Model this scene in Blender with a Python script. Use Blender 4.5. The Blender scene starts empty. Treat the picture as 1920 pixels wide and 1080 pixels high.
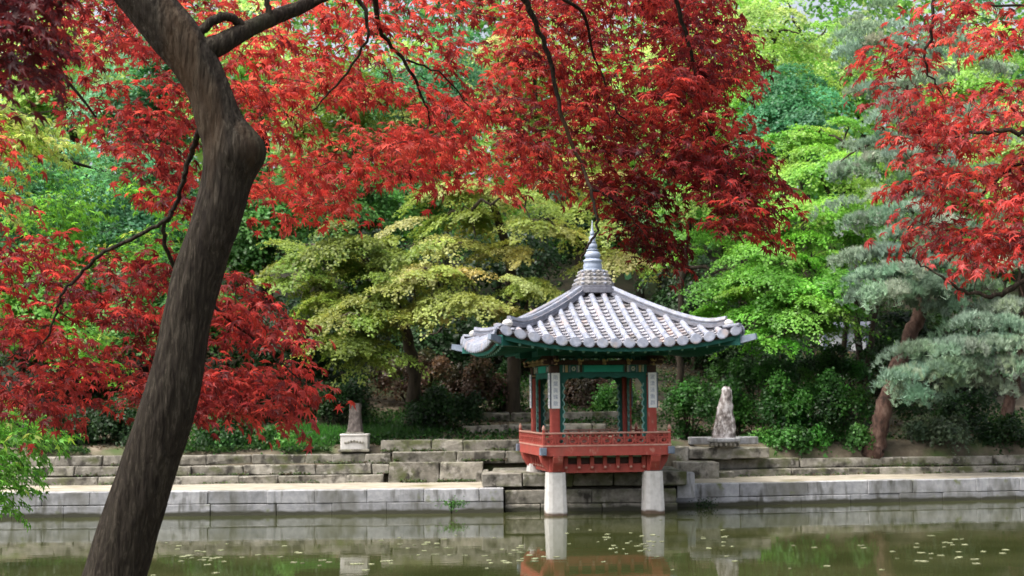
import bpy, bmesh, math, random
import numpy as np
from mathutils import Vector, Matrix, noise

R = math.radians
random.seed(11)
rng = np.random.default_rng(7)
sc = bpy.context.scene
COL = sc.collection

# ------------------------------------------------------------------ camera, sky, sun, exposure
CAM = np.array([0.0, 0.0, 3.05])
FPX = 2667.0
PITCH = math.atan(205.0 / FPX)
ROLL = R(0.5)
cam_d = bpy.data.cameras.new('camera')
cam_d.sensor_width = 36.0
cam_d.lens = 36.0 * FPX / 1920.0
cam_d.clip_start = 0.1
cam_d.clip_end = 1500
cam_d.dof.use_dof = True
cam_d.dof.focus_distance = 8.5
cam_d.dof.aperture_fstop = 6.3
cam = bpy.data.objects.new('camera', cam_d)
COL.objects.link(cam)
fwd = np.array([0, math.cos(PITCH), math.sin(PITCH)])
up0 = np.array([0, -math.sin(PITCH), math.cos(PITCH)])
rt0 = np.array([1.0, 0, 0])
rt = rt0 * math.cos(ROLL) - up0 * math.sin(ROLL)
up = rt0 * math.sin(ROLL) + up0 * math.cos(ROLL)
# the right side of the picture is a little higher: turn the camera clockwise
mw = Matrix(((rt[0], up[0], -fwd[0], CAM[0]), (rt[1], up[1], -fwd[1], CAM[1]), (rt[2], up[2], -fwd[2], CAM[2]), (0, 0, 0, 1)))
cam.matrix_world = mw
sc.camera = cam

world = bpy.data.worlds.new('World')
sc.world = world
world.use_nodes = True
wn = world.node_tree
bg = wn.nodes['Background']
sky = wn.nodes.new('ShaderNodeTexSky')
sky.sky_type = 'NISHITA'
sky.sun_disc = False
SUN_EL, SUN_AZ = R(60), R(-115)          # azimuth from +Y towards +X
sky.sun_elevation = SUN_EL
sky.sun_rotation = SUN_AZ
sky.air_density = 0.7
sky.dust_density = 8.0
sky.ozone_density = 0.3
hsv = wn.nodes.new('ShaderNodeHueSaturation')      # thin high cloud: paler than a clear blue sky
hsv.inputs['Saturation'].default_value = 0.5
hsv.inputs['Value'].default_value = 1.3
wn.links.new(sky.outputs[0], hsv.inputs['Color'])
wn.links.new(hsv.outputs[0], bg.inputs[0])
bg.inputs[1].default_value = 0.15
sun_d = bpy.data.lights.new('sun', 'SUN')
sun_d.energy = 1.2
sun_d.angle = R(25)
sun_d.color = (1.0, 0.95, 0.86)
sun = bpy.data.objects.new('sun', sun_d)
COL.objects.link(sun)
sdir = Vector((math.sin(SUN_AZ) * math.cos(SUN_EL), math.cos(SUN_AZ) * math.cos(SUN_EL), math.sin(SUN_EL)))
sun.rotation_euler = sdir.to_track_quat('Z', 'Y').to_euler()
sun.location = (0, 0, 60)
sc.view_settings.view_transform = 'Standard'
sc.view_settings.look = 'None'
sc.view_settings.exposure = 1.0
sc.view_settings.gamma = 1
sc.view_settings.use_curve_mapping = False
sc.render.engine = 'CYCLES'
sc.cycles.use_denoising = True
sc.cycles.max_bounces = 6
sc.cycles.diffuse_bounces = 3
sc.cycles.glossy_bounces = 3
sc.cycles.transmission_bounces = 4
sc.cycles.caustics_reflective = False
sc.cycles.caustics_refractive = False

# ------------------------------------------------------------------ pixel helpers (photo pixels, 1920 wide)
def ray(u, v):
    u = np.asarray(u, float); v = np.asarray(v, float)
    a = (u - 960) / FPX; b = (540 - v) / FPX
    return fwd + a[..., None] * rt + b[..., None] * up
def at(u, v, Y):
    d = ray(u, v)
    return CAM + d * (np.asarray(Y, float) / d[..., 1])[..., None]
def on(u, v, z=0.0):
    d = ray(u, v)
    return CAM + d * ((z - CAM[2]) / d[..., 2])[..., None]

# ------------------------------------------------------------------ object helpers
def tag(o, label=None, cat=None, group=None, kind=None):
    if label: o['label'] = label
    if cat: o['category'] = cat
    if group: o['group'] = group
    if kind: o['kind'] = kind
    return o
def empty(name, loc=(0, 0, 0), rz=0.0, **k):
    o = bpy.data.objects.new(name, None)
    COL.objects.link(o)
    o.location = loc; o.rotation_euler = (0, 0, rz)
    o.empty_display_size = 0.2
    return tag(o, **k)
def link(name, me, parent=None, loc=None, rot=None, **k):
    o = bpy.data.objects.new(name, me)
    COL.objects.link(o)
    if parent is not None: o.parent = parent
    if loc is not None: o.location = loc
    if rot is not None: o.rotation_euler = rot
    return tag(o, **k)
class MB:
    def __init__(s): s.v = []; s.f = []
    def add(s, vs, fs):
        n = len(s.v); s.v.extend([tuple(map(float, p)) for p in vs]); s.f.extend([tuple(i + n for i in f) for f in fs])
        return s
    def box(s, c, d, rz=0.0, taper=1.0, M=None):
        x, y, z = d[0] / 2, d[1] / 2, d[2] / 2
        vs = []
        for sz in (-1, 1):
            t = taper if sz > 0 else 1.0
            for sx, sy in ((-1, -1), (1, -1), (1, 1), (-1, 1)):
                px, py = sx * x * t, sy * y * t
                if rz: px, py = px * math.cos(rz) - py * math.sin(rz), px * math.sin(rz) + py * math.cos(rz)
                p = Vector((px, py, sz * z))
                if M is not None: p = M @ p
                vs.append((c[0] + p[0], c[1] + p[1], c[2] + p[2]))
        s.add(vs, [(0, 3, 2, 1), (4, 5, 6, 7), (0, 1, 5, 4), (1, 2, 6, 5), (2, 3, 7, 6), (3, 0, 4, 7)])
        return s
    def bar(s, a, b, w, h=None, sides=4, w2=None):
        a = Vector(a); b = Vector(b); d = (b - a)
        if d.length < 1e-6: return s
        q = d.to_track_quat('Z', 'Y').to_matrix()
        # keep 'h' on the vertical-most axis
        z = d.normalized()
        upv = Vector((0, 0, 1)) if abs(z.z) < 0.95 else Vector((0, 1, 0))
        x = z.cross(upv).normalized(); y = x.cross(z).normalized()
        h = h or w; w2 = 1.0 if w2 is None else w2
        vs = []
        for e, p in ((0, a), (1, b)):
            k = 1.0 if e == 0 else w2
            for i in range(sides):
                if sides == 4:
                    cx, cy = ((-1, -1), (1, -1), (1, 1), (-1, 1))[i]
                    cx *= .5; cy *= .5
                else:
                    an = 2 * math.pi * (i + .5) / sides; cx, cy = math.cos(an) * .5, math.sin(an) * .5
                vs.append(p + x * cx * w * k + y * cy * h * k)
        fs = [tuple(range(sides)), tuple(range(2 * sides - 1, sides - 1, -1))]
        for i in range(sides): j = (i + 1) % sides; fs.append((i, i + sides, j + sides, j))
        return s.add(vs, fs)
    def lathe(s, c, prof, n=16, sx=1.0, sy=1.0, power=None):
        vs = []
        for r, z in prof:
            for i in range(n):
                a = 2 * math.pi * (i + .5) / n
                cx, cy = math.cos(a), math.sin(a)
                if power:
                    k = 1 / (abs(cx) ** power + abs(cy) ** power) ** (1 / power); cx *= k; cy *= k
                vs.append((c[0] + r * cx * sx, c[1] + r * cy * sy, c[2] + z))
        fs = []
        m = len(prof)
        for j in range(m - 1):
            for i in range(n):
                k = (i + 1) % n
                fs.append((j * n + i, j * n + k, (j + 1) * n + k, (j + 1) * n + i))
        fs.append(tuple(range(n - 1, -1, -1))); fs.append(tuple((m - 1) * n + i for i in range(n)))
        return s.add(vs, fs)
    def mesh(s, name, mat, smooth=False, bevel=0.0):
        me = bpy.data.meshes.new(name)
        me.from_pydata(s.v, [], s.f)
        bm = bmesh.new(); bm.from_mesh(me)
        if bevel: bmesh.ops.bevel(bm, geom=list(bm.edges), offset=bevel, segments=1, affect='EDGES', clamp_overlap=True)
        bmesh.ops.recalc_face_normals(bm, faces=bm.faces)
        bm.to_mesh(me); bm.free()
        if mat: me.materials.append(mat)
        if smooth: me.polygons.foreach_set('use_smooth', [True] * len(me.polygons))
        me.update()
        return me
    def build(s, name, mat, parent=None, smooth=False, bevel=0.0, **k):
        return link(name, s.mesh(name, mat, smooth, bevel), parent, **k)
def tubes(paths, sides=6, origin=(0, 0, 0)):
    """paths: list of (points Nx3, radii N); returns an MB"""
    mb = MB(); o = np.array(origin, float)
    for pts, rad in paths:
        pts = np.asarray(pts, float) - o; n = len(pts)
        tg = np.gradient(pts, axis=0); tg /= (np.linalg.norm(tg, axis=1)[:, None] + 1e-9)
        ref = np.array([0.31, 0.87, 0.38]); vs = []
        a = np.arange(sides) * 2 * math.pi / sides
        for i in range(n):
            x = np.cross(tg[i], ref); x /= np.linalg.norm(x) + 1e-9; y = np.cross(tg[i], x)
            for an in a: vs.append(pts[i] + rad[i] * (x * math.cos(an) + y * math.sin(an)))
        fs = []
        for i in range(n - 1):
            for k in range(sides):
                j = (k + 1) % sides
                fs.append((i * sides + k, i * sides + j, (i + 1) * sides + j, (i + 1) * sides + k))
        fs.append(tuple(range(sides))); fs.append(tuple(reversed(range((n - 1) * sides, n * sides))))
        mb.add(vs, fs)
    return mb
def catmull(pts, per=6):
    P = np.asarray(pts, float); out = []
    Q = np.vstack([2 * P[0] - P[1], P, 2 * P[-1] - P[-2]])
    for i in range(1, len(Q) - 2):
        for k in range(per):
            t = k / per
            out.append(.5 * ((2 * Q[i]) + (-Q[i - 1] + Q[i + 1]) * t + (2 * Q[i - 1] - 5 * Q[i] + 4 * Q[i + 1] - Q[i + 2]) * t * t + (-Q[i - 1] + 3 * Q[i] - 3 * Q[i + 1] + Q[i + 2]) * t ** 3))
    out.append(P[-1]); return np.array(out)

# ------------------------------------------------------------------ materials
def mat(name, build):
    m = bpy.data.materials.new(name); m.use_nodes = True
    nt = m.node_tree; nt.nodes.clear()
    out = nt.nodes.new('ShaderNodeOutputMaterial')
    build(nt, out); return m
def N(nt, t, **k):
    n = nt.nodes.new(t)
    for a, b in k.items():
        if a.startswith('i_'): n.inputs[a[2:].replace('_', ' ')].default_value = b
        else: setattr(n, a, b)
    return n
def ramp(nt, fac, stops):
    r = nt.nodes.new('ShaderNodeValToRGB')
    e = r.color_ramp.elements
    while len(e) < len(stops): e.new(0.5)
    for el, (p, c) in zip(e, stops): el.position = p; el.color = (*c, 1)
    nt.links.new(fac, r.inputs[0]); return r.outputs[0]
def rough_mat(name, stops, scale=3.0, detail=8, rough=0.85, bump=0.3, bscale=None, stretch=None, per_obj=0.0, stain=None, spec=0.3, moss=None, wet=None, warp=0.0):
    def b(nt, out):
        L = nt.links.new
        p = N(nt, 'ShaderNodeBsdfPrincipled'); p.inputs['Roughness'].default_value = rough
        p.inputs['Specular IOR Level'].default_value = spec
        g = N(nt, 'ShaderNodeNewGeometry'); mp = N(nt, 'ShaderNodeMapping')
        if stretch: mp.inputs['Scale'].default_value = stretch
        L(g.outputs['Position'], mp.inputs[0])
        oi = N(nt, 'ShaderNodeObjectInfo')
        n1 = N(nt, 'ShaderNodeTexNoise'); n1.inputs['Scale'].default_value = scale; n1.inputs['Detail'].default_value = detail; n1.inputs['Roughness'].default_value = .65; n1.inputs['Distortion'].default_value = warp
        L(mp.outputs[0], n1.inputs[0])
        c = ramp(nt, n1.outputs[0], stops)
        if per_obj:
            mr = N(nt, 'ShaderNodeMapRange'); mr.inputs[3].default_value = 1 - per_obj; mr.inputs[4].default_value = 1 + per_obj
            L(oi.outputs['Random'], mr.inputs[0])
            mx = N(nt, 'ShaderNodeMix', data_type='RGBA', blend_type='MULTIPLY'); mx.inputs[0].default_value = 1
            cb = N(nt, 'ShaderNodeCombineColor')
            for i in range(3): L(mr.outputs[0], cb.inputs[i])
            L(c, mx.inputs[6]); L(cb.outputs[0], mx.inputs[7]); c = mx.outputs[2]
        for (col, sc_, lo, hi, st) in (stain or []):
            n2 = N(nt, 'ShaderNodeTexNoise'); n2.inputs['Scale'].default_value = sc_; n2.inputs['Detail'].default_value = 6
            mp2 = N(nt, 'ShaderNodeMapping'); mp2.inputs['Scale'].default_value = st; mp2.inputs['Location'].default_value = (sc_, 3.1, 7)
            L(g.outputs['Position'], mp2.inputs[0]); L(mp2.outputs[0], n2.inputs[0])
            mr = N(nt, 'ShaderNodeMapRange'); mr.inputs[1].default_value = lo; mr.inputs[2].default_value = hi
            L(n2.outputs[0], mr.inputs[0])
            mx = N(nt, 'ShaderNodeMix', data_type='RGBA'); L(mr.outputs[0], mx.inputs[0]); L(c, mx.inputs[6]); mx.inputs[7].default_value = (*col, 1)
            c = mx.outputs[2]
        if wet:
            sx = N(nt, 'ShaderNodeSeparateXYZ'); L(g.outputs['Position'], sx.inputs[0])
            nn = N(nt, 'ShaderNodeTexNoise'); nn.inputs['Scale'].default_value = 2.5; L(g.outputs['Position'], nn.inputs[0])
            ad = N(nt, 'ShaderNodeMath', operation='MULTIPLY_ADD'); L(nn.outputs[0], ad.inputs[0]); ad.inputs[1].default_value = -0.16; L(sx.outputs[2], ad.inputs[2])
            mr = N(nt, 'ShaderNodeMapRange'); mr.inputs[1].default_value = wet[1]; mr.inputs[2].default_value = wet[2]; mr.inputs[3].default_value = 1; mr.inputs[4].default_value = 0
            L(ad.outputs[0], mr.inputs[0])
            mx = N(nt, 'ShaderNodeMix', data_type='RGBA'); L(mr.outputs[0], mx.inputs[0]); L(c, mx.inputs[6]); mx.inputs[7].default_value = (*wet[0], 1)
            c = mx.outputs[2]
        L(c, p.inputs['Base Color'])
        if bump:
            n3 = N(nt, 'ShaderNodeTexNoise'); n3.inputs['Scale'].default_value = bscale or scale * 3; n3.inputs['Detail'].default_value = 8
            L(mp.outputs[0], n3.inputs[0])
            bp = N(nt, 'ShaderNodeBump'); bp.inputs['Strength'].default_value = bump; bp.inputs['Distance'].default_value = 0.03
            L(n3.outputs[0], bp.inputs['Height']); L(bp.outputs[0], p.inputs['Normal'])
        L(p.outputs[0], out.inputs[0])
    return mat(name, b)
def leaf_mat(name, trans=0.5, rough=0.45, spec=0.35, tint=(1.25, 1.15, 0.9)):
    def b(nt, out):
        L = nt.links.new
        a = N(nt, 'ShaderNodeAttribute', attribute_name='col')
        p = N(nt, 'ShaderNodeBsdfPrincipled'); p.inputs['Roughness'].default_value = rough; p.inputs['Specular IOR Level'].default_value = spec
        t = N(nt, 'ShaderNodeBsdfTranslucent')
        mx = N(nt, 'ShaderNodeMix', data_type='RGBA', blend_type='MULTIPLY'); mx.inputs[0].default_value = 1; mx.inputs[7].default_value = (*tint, 1)
        L(a.outputs['Color'], mx.inputs[6]); L(a.outputs['Color'], p.inputs['Base Color']); L(mx.outputs[2], t.inputs[0])
        ms = N(nt, 'ShaderNodeMixShader'); ms.inputs[0].default_value = trans
        L(p.outputs[0], ms.inputs[1]); L(t.outputs[0], ms.inputs[2]); L(ms.outputs[0], out.inputs[0])
    return mat(name, b)
M = {}
M['leaf'] = leaf_mat('leaf')
M['leaf_red'] = leaf_mat('leaf_red', .55, .42, .4, (1.38, 1.25, 1.05))
M['needle'] = leaf_mat('needle', .15, .6, .25, (1, 1, .9))
M['bark_near'] = rough_mat('bark_near', [(.34, (.011, .009, .007)), (.46, (.022, .018, .014)), (.56, (.028, .024, .018)), (.61, (.056, .048, .037)), (.67, (.027, .023, .017))], 44, 6, .95, .75, 52, (1, 1, .17), warp=1.6, stain=[((.030, .034, .018), 3.2, .55, .72, (1, 1, .5)), ((.09, .055, .03), 2.1, .6, .75, (1, 1, .3))], spec=.15)
M['bark'] = rough_mat('bark', [(.3, (.02, .016, .012)), (.6, (.055, .042, .03))], 6, 6, .95, .6, 14, (1, 1, .4))
M['bark_pine'] = rough_mat('bark_pine', [(.35, (.022, .014, .011)), (.5, (.075, .042, .032)), (.68, (.15, .10, .08))], 5, 6, .95, .8, 12, (1, 1, .5))
M['twig'] = rough_mat('twig', [(.3, (.018, .012, .01)), (.7, (.05, .03, .025))], 9, 3, .8, 0)
M['granite'] = rough_mat('granite', [(.25, (.20, .205, .215)), (.5, (.30, .305, .32)), (.75, (.42, .42, .43))], 5, 12, .85, .3, 30, per_obj=.2,
    stain=[((.10, .10, .09), 5, .52, .70, (1, 1, .25)), ((.13, .13, .115), 1.3, .5, .7, (1, 1, .6)), ((.14, .16, .07), 3.1, .62, .75, (1, 1, 1))], wet=((.05, .05, .035), .0, .06))
M['stele_stone'] = rough_mat('stele_stone', [(.3, (.05, .042, .038)), (.5, (.10, .085, .078)), (.7, (.18, .155, .145))], 8, 10, .9, .5, 22)
M['granite_old'] = rough_mat('granite_old', [(.28, (.12, .112, .092)), (.48, (.21, .197, .165)), (.72, (.32, .30, .26))], 5, 12, .9, .6, 18, per_obj=.25,
    stain=[((.085, .095, .04), 1.7, .48, .66, (1, 1, 1.5)), ((.05, .046, .038), 3.2, .52, .66, (1, 1, .8)), ((.33, .315, .28), 5.5, .58, .74, (1, 1, 1))], wet=((.05, .05, .035), .0, .05))
M['granite_white'] = rough_mat('granite_white', [(.3, (.44, .43, .41)), (.6, (.56, .55, .53))], 7, 10, .8, .2, 30, stain=[((.25, .24, .2), 2.4, .55, .75, (1, 1, .3))], wet=((.10, .07, .05), -.02, .04))
M['rock'] = rough_mat('rock', [(.40, (.10, .085, .08)), (.5, (.24, .215, .205)), (.58, (.50, .48, .48))], 7, 12, .9, .6, 16, (1, 1, .5))
M['path_soil'] = rough_mat('path_soil', [(.3, (.22, .195, .15)), (.6, (.34, .31, .25)), (.8, (.44, .41, .34))], 1.8, 10, .95, .3, 12, stain=[((.15, .14, .07), .9, .56, .72, (1, 1, 1))])
M['earth'] = rough_mat('earth', [(.3, (.010, .009, .006)), (.5, (.020, .017, .011)), (.7, (.042, .034, .022))], 1.2, 10, 1, .6, 9, stain=[((.022, .035, .010), .5, .5, .66, (1, 1, 1))])
M['bank_soil'] = rough_mat('bank_soil', [(.3, (.055, .045, .03)), (.5, (.11, .092, .065)), (.7, (.2, .17, .125))], 1.5, 10, 1, .5, 9, stain=[((.045, .075, .02), .8, .5, .66, (1, 1, 1))])
M['red_paint'] = rough_mat('red_paint', [(.3, (.29, .050, .038)), (.7, (.42, .085, .065))], 6, 10, .65, .1, 30, stain=[((.24, .09, .07), 3.3, .55, .75, (1, 1, .4)), ((.45, .22, .17), 9, .62, .75, (1, 1, .5))])
M['rail_top'] = rough_mat('rail_top', [(.3, (.42, .20, .15)), (.7, (.56, .34, .28))], 6, 6, .6, .05)
M['teal_paint'] = rough_mat('teal_paint', [(.3, (.010, .085, .068)), (.7, (.018, .13, .105))], 4, 6, .6, .05)
M['teal_bright'] = rough_mat('teal_bright', [(.3, (.01, .26, .20)), (.7, (.02, .36, .27))], 4, 6, .55, .03)
M['mint_paint'] = rough_mat('mint_paint', [(.3, (.16, .36, .32)), (.7, (.30, .52, .47))], 8, 6, .6, .03)
M['ochre_paint'] = rough_mat('ochre_paint', [(.3, (.30, .20, .09)), (.7, (.45, .33, .18))], 8, 6, .6, .03)
M['cream_paint'] = rough_mat('cream_paint', [(.3, (.5, .5, .42)), (.7, (.6, .6, .55))], 8, 6, .6, .0)
M['blue_grey'] = rough_mat('blue_grey', [(.3, (.10, .13, .18)), (.7, (.20, .24, .30))], 8, 6, .5, .05)
M['dark_wood'] = rough_mat('dark_wood', [(.3, (.03, .016, .012)), (.7, (.07, .035, .026))], 8, 6, .7, .05)
M['white_board'] = rough_mat('white_board', [(.3, (.80, .81, .83)), (.7, (.88, .88, .89))], 5, 4, .5, .0)
M['ink'] = rough_mat('ink', [(.3, (.28, .32, .44)), (.7, (.40, .44, .54))], 5, 2, .6, .0)
TILE_ST = [((.20, .19, .19), 3.0, .52, .7, (1, 1, 1))]
M['roof_tile'] = rough_mat('roof_tile', [(.25, (.14, .16, .21)), (.5, (.23, .25, .31)), (.75, (.35, .37, .44))], 6, 8, .65, .2, 25, per_obj=.14, stain=[((.22, .21, .20), 4.0, .54, .74, (1, 1, 1)), ((.38, .30, .27), 2.3, .58, .72, (1, 1, 1))])
M['pan_tile'] = rough_mat('pan_tile', [(.25, (.17, .175, .20)), (.5, (.27, .27, .30)), (.75, (.38, .36, .37))], 6, 8, .75, .25, 25, per_obj=.24, stain=[((.10, .095, .09), 3.0, .5, .7, (1, 1, 1)), ((.42, .33, .30), 1.4, .58, .7, (1, 1, 1))])
M['ridge_tile'] = rough_mat('ridge_tile', [(.25, (.10, .10, .125)), (.6, (.20, .205, .24))], 7, 6, .7, .2, 25, per_obj=.1)
M['plaster'] = rough_mat('plaster', [(.3, (.15, .145, .14)), (.5, (.26, .25, .245)), (.7, (.38, .37, .36))], 7, 8, .9, .8, 10)
M['finial'] = rough_mat('finial', [(.3, (.22, .27, .36)), (.7, (.36, .41, .50))], 7, 8, .5, .1, 20)
M['lily'] = rough_mat('lily', [(.3, (.13, .145, .075)), (.7, (.25, .26, .16))], 2.2, 3, .5, .0, per_obj=.3)
M['house_wall'] = rough_mat('house_wall', [(.3, (.62, .64, .68)), (.7, (.72, .73, .76))], 2, 4, .9, .0)
def water(nt, out):
    L = nt.links.new
    g = N(nt, 'ShaderNodeNewGeometry')
    p = N(nt, 'ShaderNodeBsdfPrincipled'); p.inputs['Roughness'].default_value = .025; p.inputs['IOR'].default_value = 1.33
    n = N(nt, 'ShaderNodeTexNoise'); n.inputs['Scale'].default_value = .35; n.inputs['Detail'].default_value = 5
    L(g.outputs['Position'], n.inputs[0])
    c = ramp(nt, n.outputs[0], [(.35, (.026, .032, .010)), (.65, (.048, .052, .020))]); L(c, p.inputs['Base Color'])
    mp = N(nt, 'ShaderNodeMapping'); mp.inputs['Scale'].default_value = (1, 1.6, 1); L(g.outputs['Position'], mp.inputs[0])
    w = N(nt, 'ShaderNodeTexNoise'); w.inputs['Scale'].default_value = 2.2; w.inputs['Detail'].default_value = 4; L(mp.outputs[0], w.inputs[0])
    b = N(nt, 'ShaderNodeBump'); b.inputs['Strength'].default_value = .055; b.inputs['Distance'].default_value = .02
    L(w.outputs[0], b.inputs['Height']); L(b.outputs[0], p.inputs['Normal']); L(p.outputs[0], out.inputs[0])
M['water'] = mat('water', water)

# ------------------------------------------------------------------ pond edges (derived from the waterline in the photo)
gl0, gl1 = on(0, 971.5), on(945, 961.5)
gr0, gr1 = on(1262, 950.5), on(1920, 936)
sl = (gl1[1] - gl0[1]) / (gl1[0] - gl0[0]); sr = (gr1[1] - gr0[1]) / (gr1[0] - gr0[0])
XA, XB = gl1[0], gr0[0]
YREC = 38.45
ZP = 0.62                              # path level
def y_wall(x):
    if x < XA: return gl1[1] + sl * (x - XA)
    if x < XB: return YREC
    return gr0[1] + sr * (x - XB)
def y_step(x):
    if x < XB: return 41.5
    return min(42.6 + .12 * (x - XB), 46)
def smooth(a, b, t):
    t = min(1, max(0, (t - a) / (b - a))); return t * t * (3 - 2 * t)
def hill(x, y):
    ys = y_step(x)
    d = y - ys
    if d < 0: return ZP
    z = 1.42 + .17 * max(0, min(d, 5.5)) + .30 * max(0, min(d - 5.5, 50)) - .1 * max(0, d - 70)
    z += .25 * noise.noise((x * .22, y * .22, 1.3)) * smooth(1, 6, d) + 1.0 * noise.noise((x * .05, y * .05, 4)) * smooth(5, 20, d)
    return z

# ------------------------------------------------------------------ ground, water
def sheet(name, xs, rows, m):
    """rows: list of functions x -> (y, z)"""
    v = []; nx = len(xs)
    for r in rows:
        for x in xs: y, z = r(x); v.append((x, y, z))
    f = [(j * nx + i, j * nx + i + 1, (j + 1) * nx + i + 1, (j + 1) * nx + i) for j in range(len(rows) - 1) for i in range(nx - 1)]
    return MB().add(v, f).build(name, m, smooth=True, kind='structure')
MB().add([(-400, -5, 0), (400, -5, 0), (400, 46, 0), (-400, 46, 0)], [(0, 1, 2, 3)]).build('pond_water', M['water'], kind='structure')
xs = list(np.concatenate([np.linspace(-400, -45, 12), np.arange(-43, XA - .1, .8), [XA - .02, XA + .02], np.arange(XA + .5, XB - .2, .7), [XB - .02, XB + .02], np.arange(XB + .6, 44, .8), np.linspace(46, 400, 12)]))
def pz(x, y): return ZP - .012 + .03 * noise.noise((x * .8, y * .9, 0))
prow = [lambda x, k=k: (y_wall(x) + .22 + k * (y_step(x) + .15 - y_wall(x) - .22), (ZP - .03 if k == 0 else pz(x, k * 9) + (.03 if 0 < k < 1 else 0))) for k in np.linspace(0, 1, 9)]
sheet('path', xs, prow, M['path_soil'])
hx = list(np.concatenate([np.linspace(-400, -60, 14), np.arange(-56, 56, 1.4), np.linspace(60, 400, 14)]))
hr = [lambda x: (y_step(x) + .1, .3), lambda x: (y_step(x) + .55, 1.30)]
for d in list(np.arange(1.0, 8, .7)): hr.append(lambda x, d=d: (y_step(x) + d, hill(x, y_step(x) + d)))
sheet('bank', hx, hr, M['bank_soil'])
hr2 = [lambda x: (y_step(x) + 7.2, hill(x, y_step(x) + 7.2) - .06)]
for d in list(np.arange(7.6, 60, 1.6)) + list(np.arange(62, 400, 12)): hr2.append(lambda x, d=d: (y_step(x) + d, hill(x, y_step(x) + d)))
sheet('hill', hx, hr2, M['earth'])
# near bank where the photographer and the maples stand
nb = MB()
nx_ = np.linspace(-60, 60, 41); ny_ = np.linspace(-30, 7.2, 16)
vv = [(x, y + .3 * math.sin(x * .5) * (y > 6), 1.3 + .05 * noise.noise((x * .5, y * .5, 0))) for y in ny_ for x in nx_]
vv += [(x, 7.6 + .3 * math.sin(x * .5), -.3) for x in nx_]
ff = [(j * 41 + i, j * 41 + i + 1, (j + 1) * 41 + i + 1, (j + 1) * 41 + i) for j in range(16) for i in range(40)]
nb.add(vv, ff).build('near_bank', M['bank_soil'], smooth=True, kind='structure')

# ------------------------------------------------------------------ stone courses
def stone(name, p0, p1, z0, z1, depth, m, parent, jit=.01, bev=.012):
    if m is M['granite_old']: jit *= 1.5; bev = .022
    """one block standing on the line p0-p1 (front face), going back by depth"""
    p0 = Vector((p0[0], p0[1], 0)); p1 = Vector((p1[0], p1[1], 0)); t = (p1 - p0); L = t.length; t.normalize(); n = Vector((-t.y, t.x, 0))
    vs = []
    for z in (z0, z1):
        for (a, b) in ((0, 0), (L, 0), (L, depth), (0, depth)):
            q = p0 + t * a + n * b
            vs.append((q.x + random.uniform(-jit, jit), q.y + random.uniform(-jit, jit), z + random.uniform(-jit, jit) * .6))
    mb = MB().add(vs, [(0, 3, 2, 1), (4, 5, 6, 7), (0, 1, 5, 4), (1, 2, 6, 5), (2, 3, 7, 6), (3, 0, 4, 7)])
    c = np.mean(vs, axis=0)
    mb.v = [tuple(np.array(q) - c) for q in mb.v]
    return mb.build(name, m, parent, bevel=bev, loc=tuple(c - np.array(parent.location)))
def course(parent, fy, x0, x1, z0, z1, wlo, whi, depth, m, jit=.01, gap=.012, name='stone_block', proud=.03):
    x = x0
    while x < x1 - .05:
        w = random.uniform(wlo, whi)
        if x1 - (x + w) < wlo * .5: w = x1 - x
        e = min(x + w, x1); d = random.uniform(-proud, proud) * .5
        stone(name, (x + gap / 2, fy(x) + d), (e - gap / 2, fy(e) + d), z0, z1 - random.uniform(0, gap), depth, m, parent, jit)
        x = e
# pond retaining wall, left and right of the pavilion
wl = empty('retaining_wall', (-6, 37.4, 0), label='pale grey granite pond wall left of the pavilion, two courses of long blocks', cat='wall')
course(wl, y_wall, -24, XA, -.35, .30, 1.0, 1.9, .5, M['granite'])
course(wl, y_wall, -24, XA, .31, .65, 1.2, 1.7, .5, M['granite'])
wr = empty('retaining_wall', (10, 40, 0), label='grey granite pond wall right of the pavilion with a darker stained lower course', cat='wall')
course(wr, y_wall, XB, 26, -.35, .24, .9, 1.7, .5, M['granite'])
course(wr, y_wall, XB, 26, .25, .62, 1.2, 2.2, .5, M['granite'])
# platform the pavilion's back rests on
pf = empty('stone_platform', (2, 39, 0), label='old weathered stone platform under the back half of the pavilion', cat='platform')
yf = lambda x: 38.42 + .10 * (x - 1) * .3
course(pf, lambda x: YREC - .05, XA + .02, XB - .02, -.35, .20, .8, 1.7, .6, M['granite_old'])
course(pf, lambda x: YREC - .02, XA + .02, XB - .02, .21, .58, .9, 1.6, .6, M['granite_old'])
course(pf, lambda x: YREC, -.85, XB + .25, .66, 1.02, .8, 1.5, .7, M['granite_old'], jit=.02)
course(pf, lambda x: YREC + .72, -.7, XB + .2, .66, 1.015, .9, 1.5, .8, M['granite_old'], name='paving_slab')
course(pf, lambda x: YREC + 1.54, -.6, XB + .2, .66, 1.01, .9, 1.5, .8, M['granite_old'], name='paving_slab')
course(pf, lambda x: YREC + 2.36, -.6, XB + .2, .66, 1.02, .9, 1.5, .7, M['granite_old'], name='paving_slab')
for k in range(3): stone('side_stone', (-.88 + k * .0, YREC + .75 + k * .8), (-.72, YREC + .75 + k * .8), .62, .98, .75, M['granite_old'], pf, .01)
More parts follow.
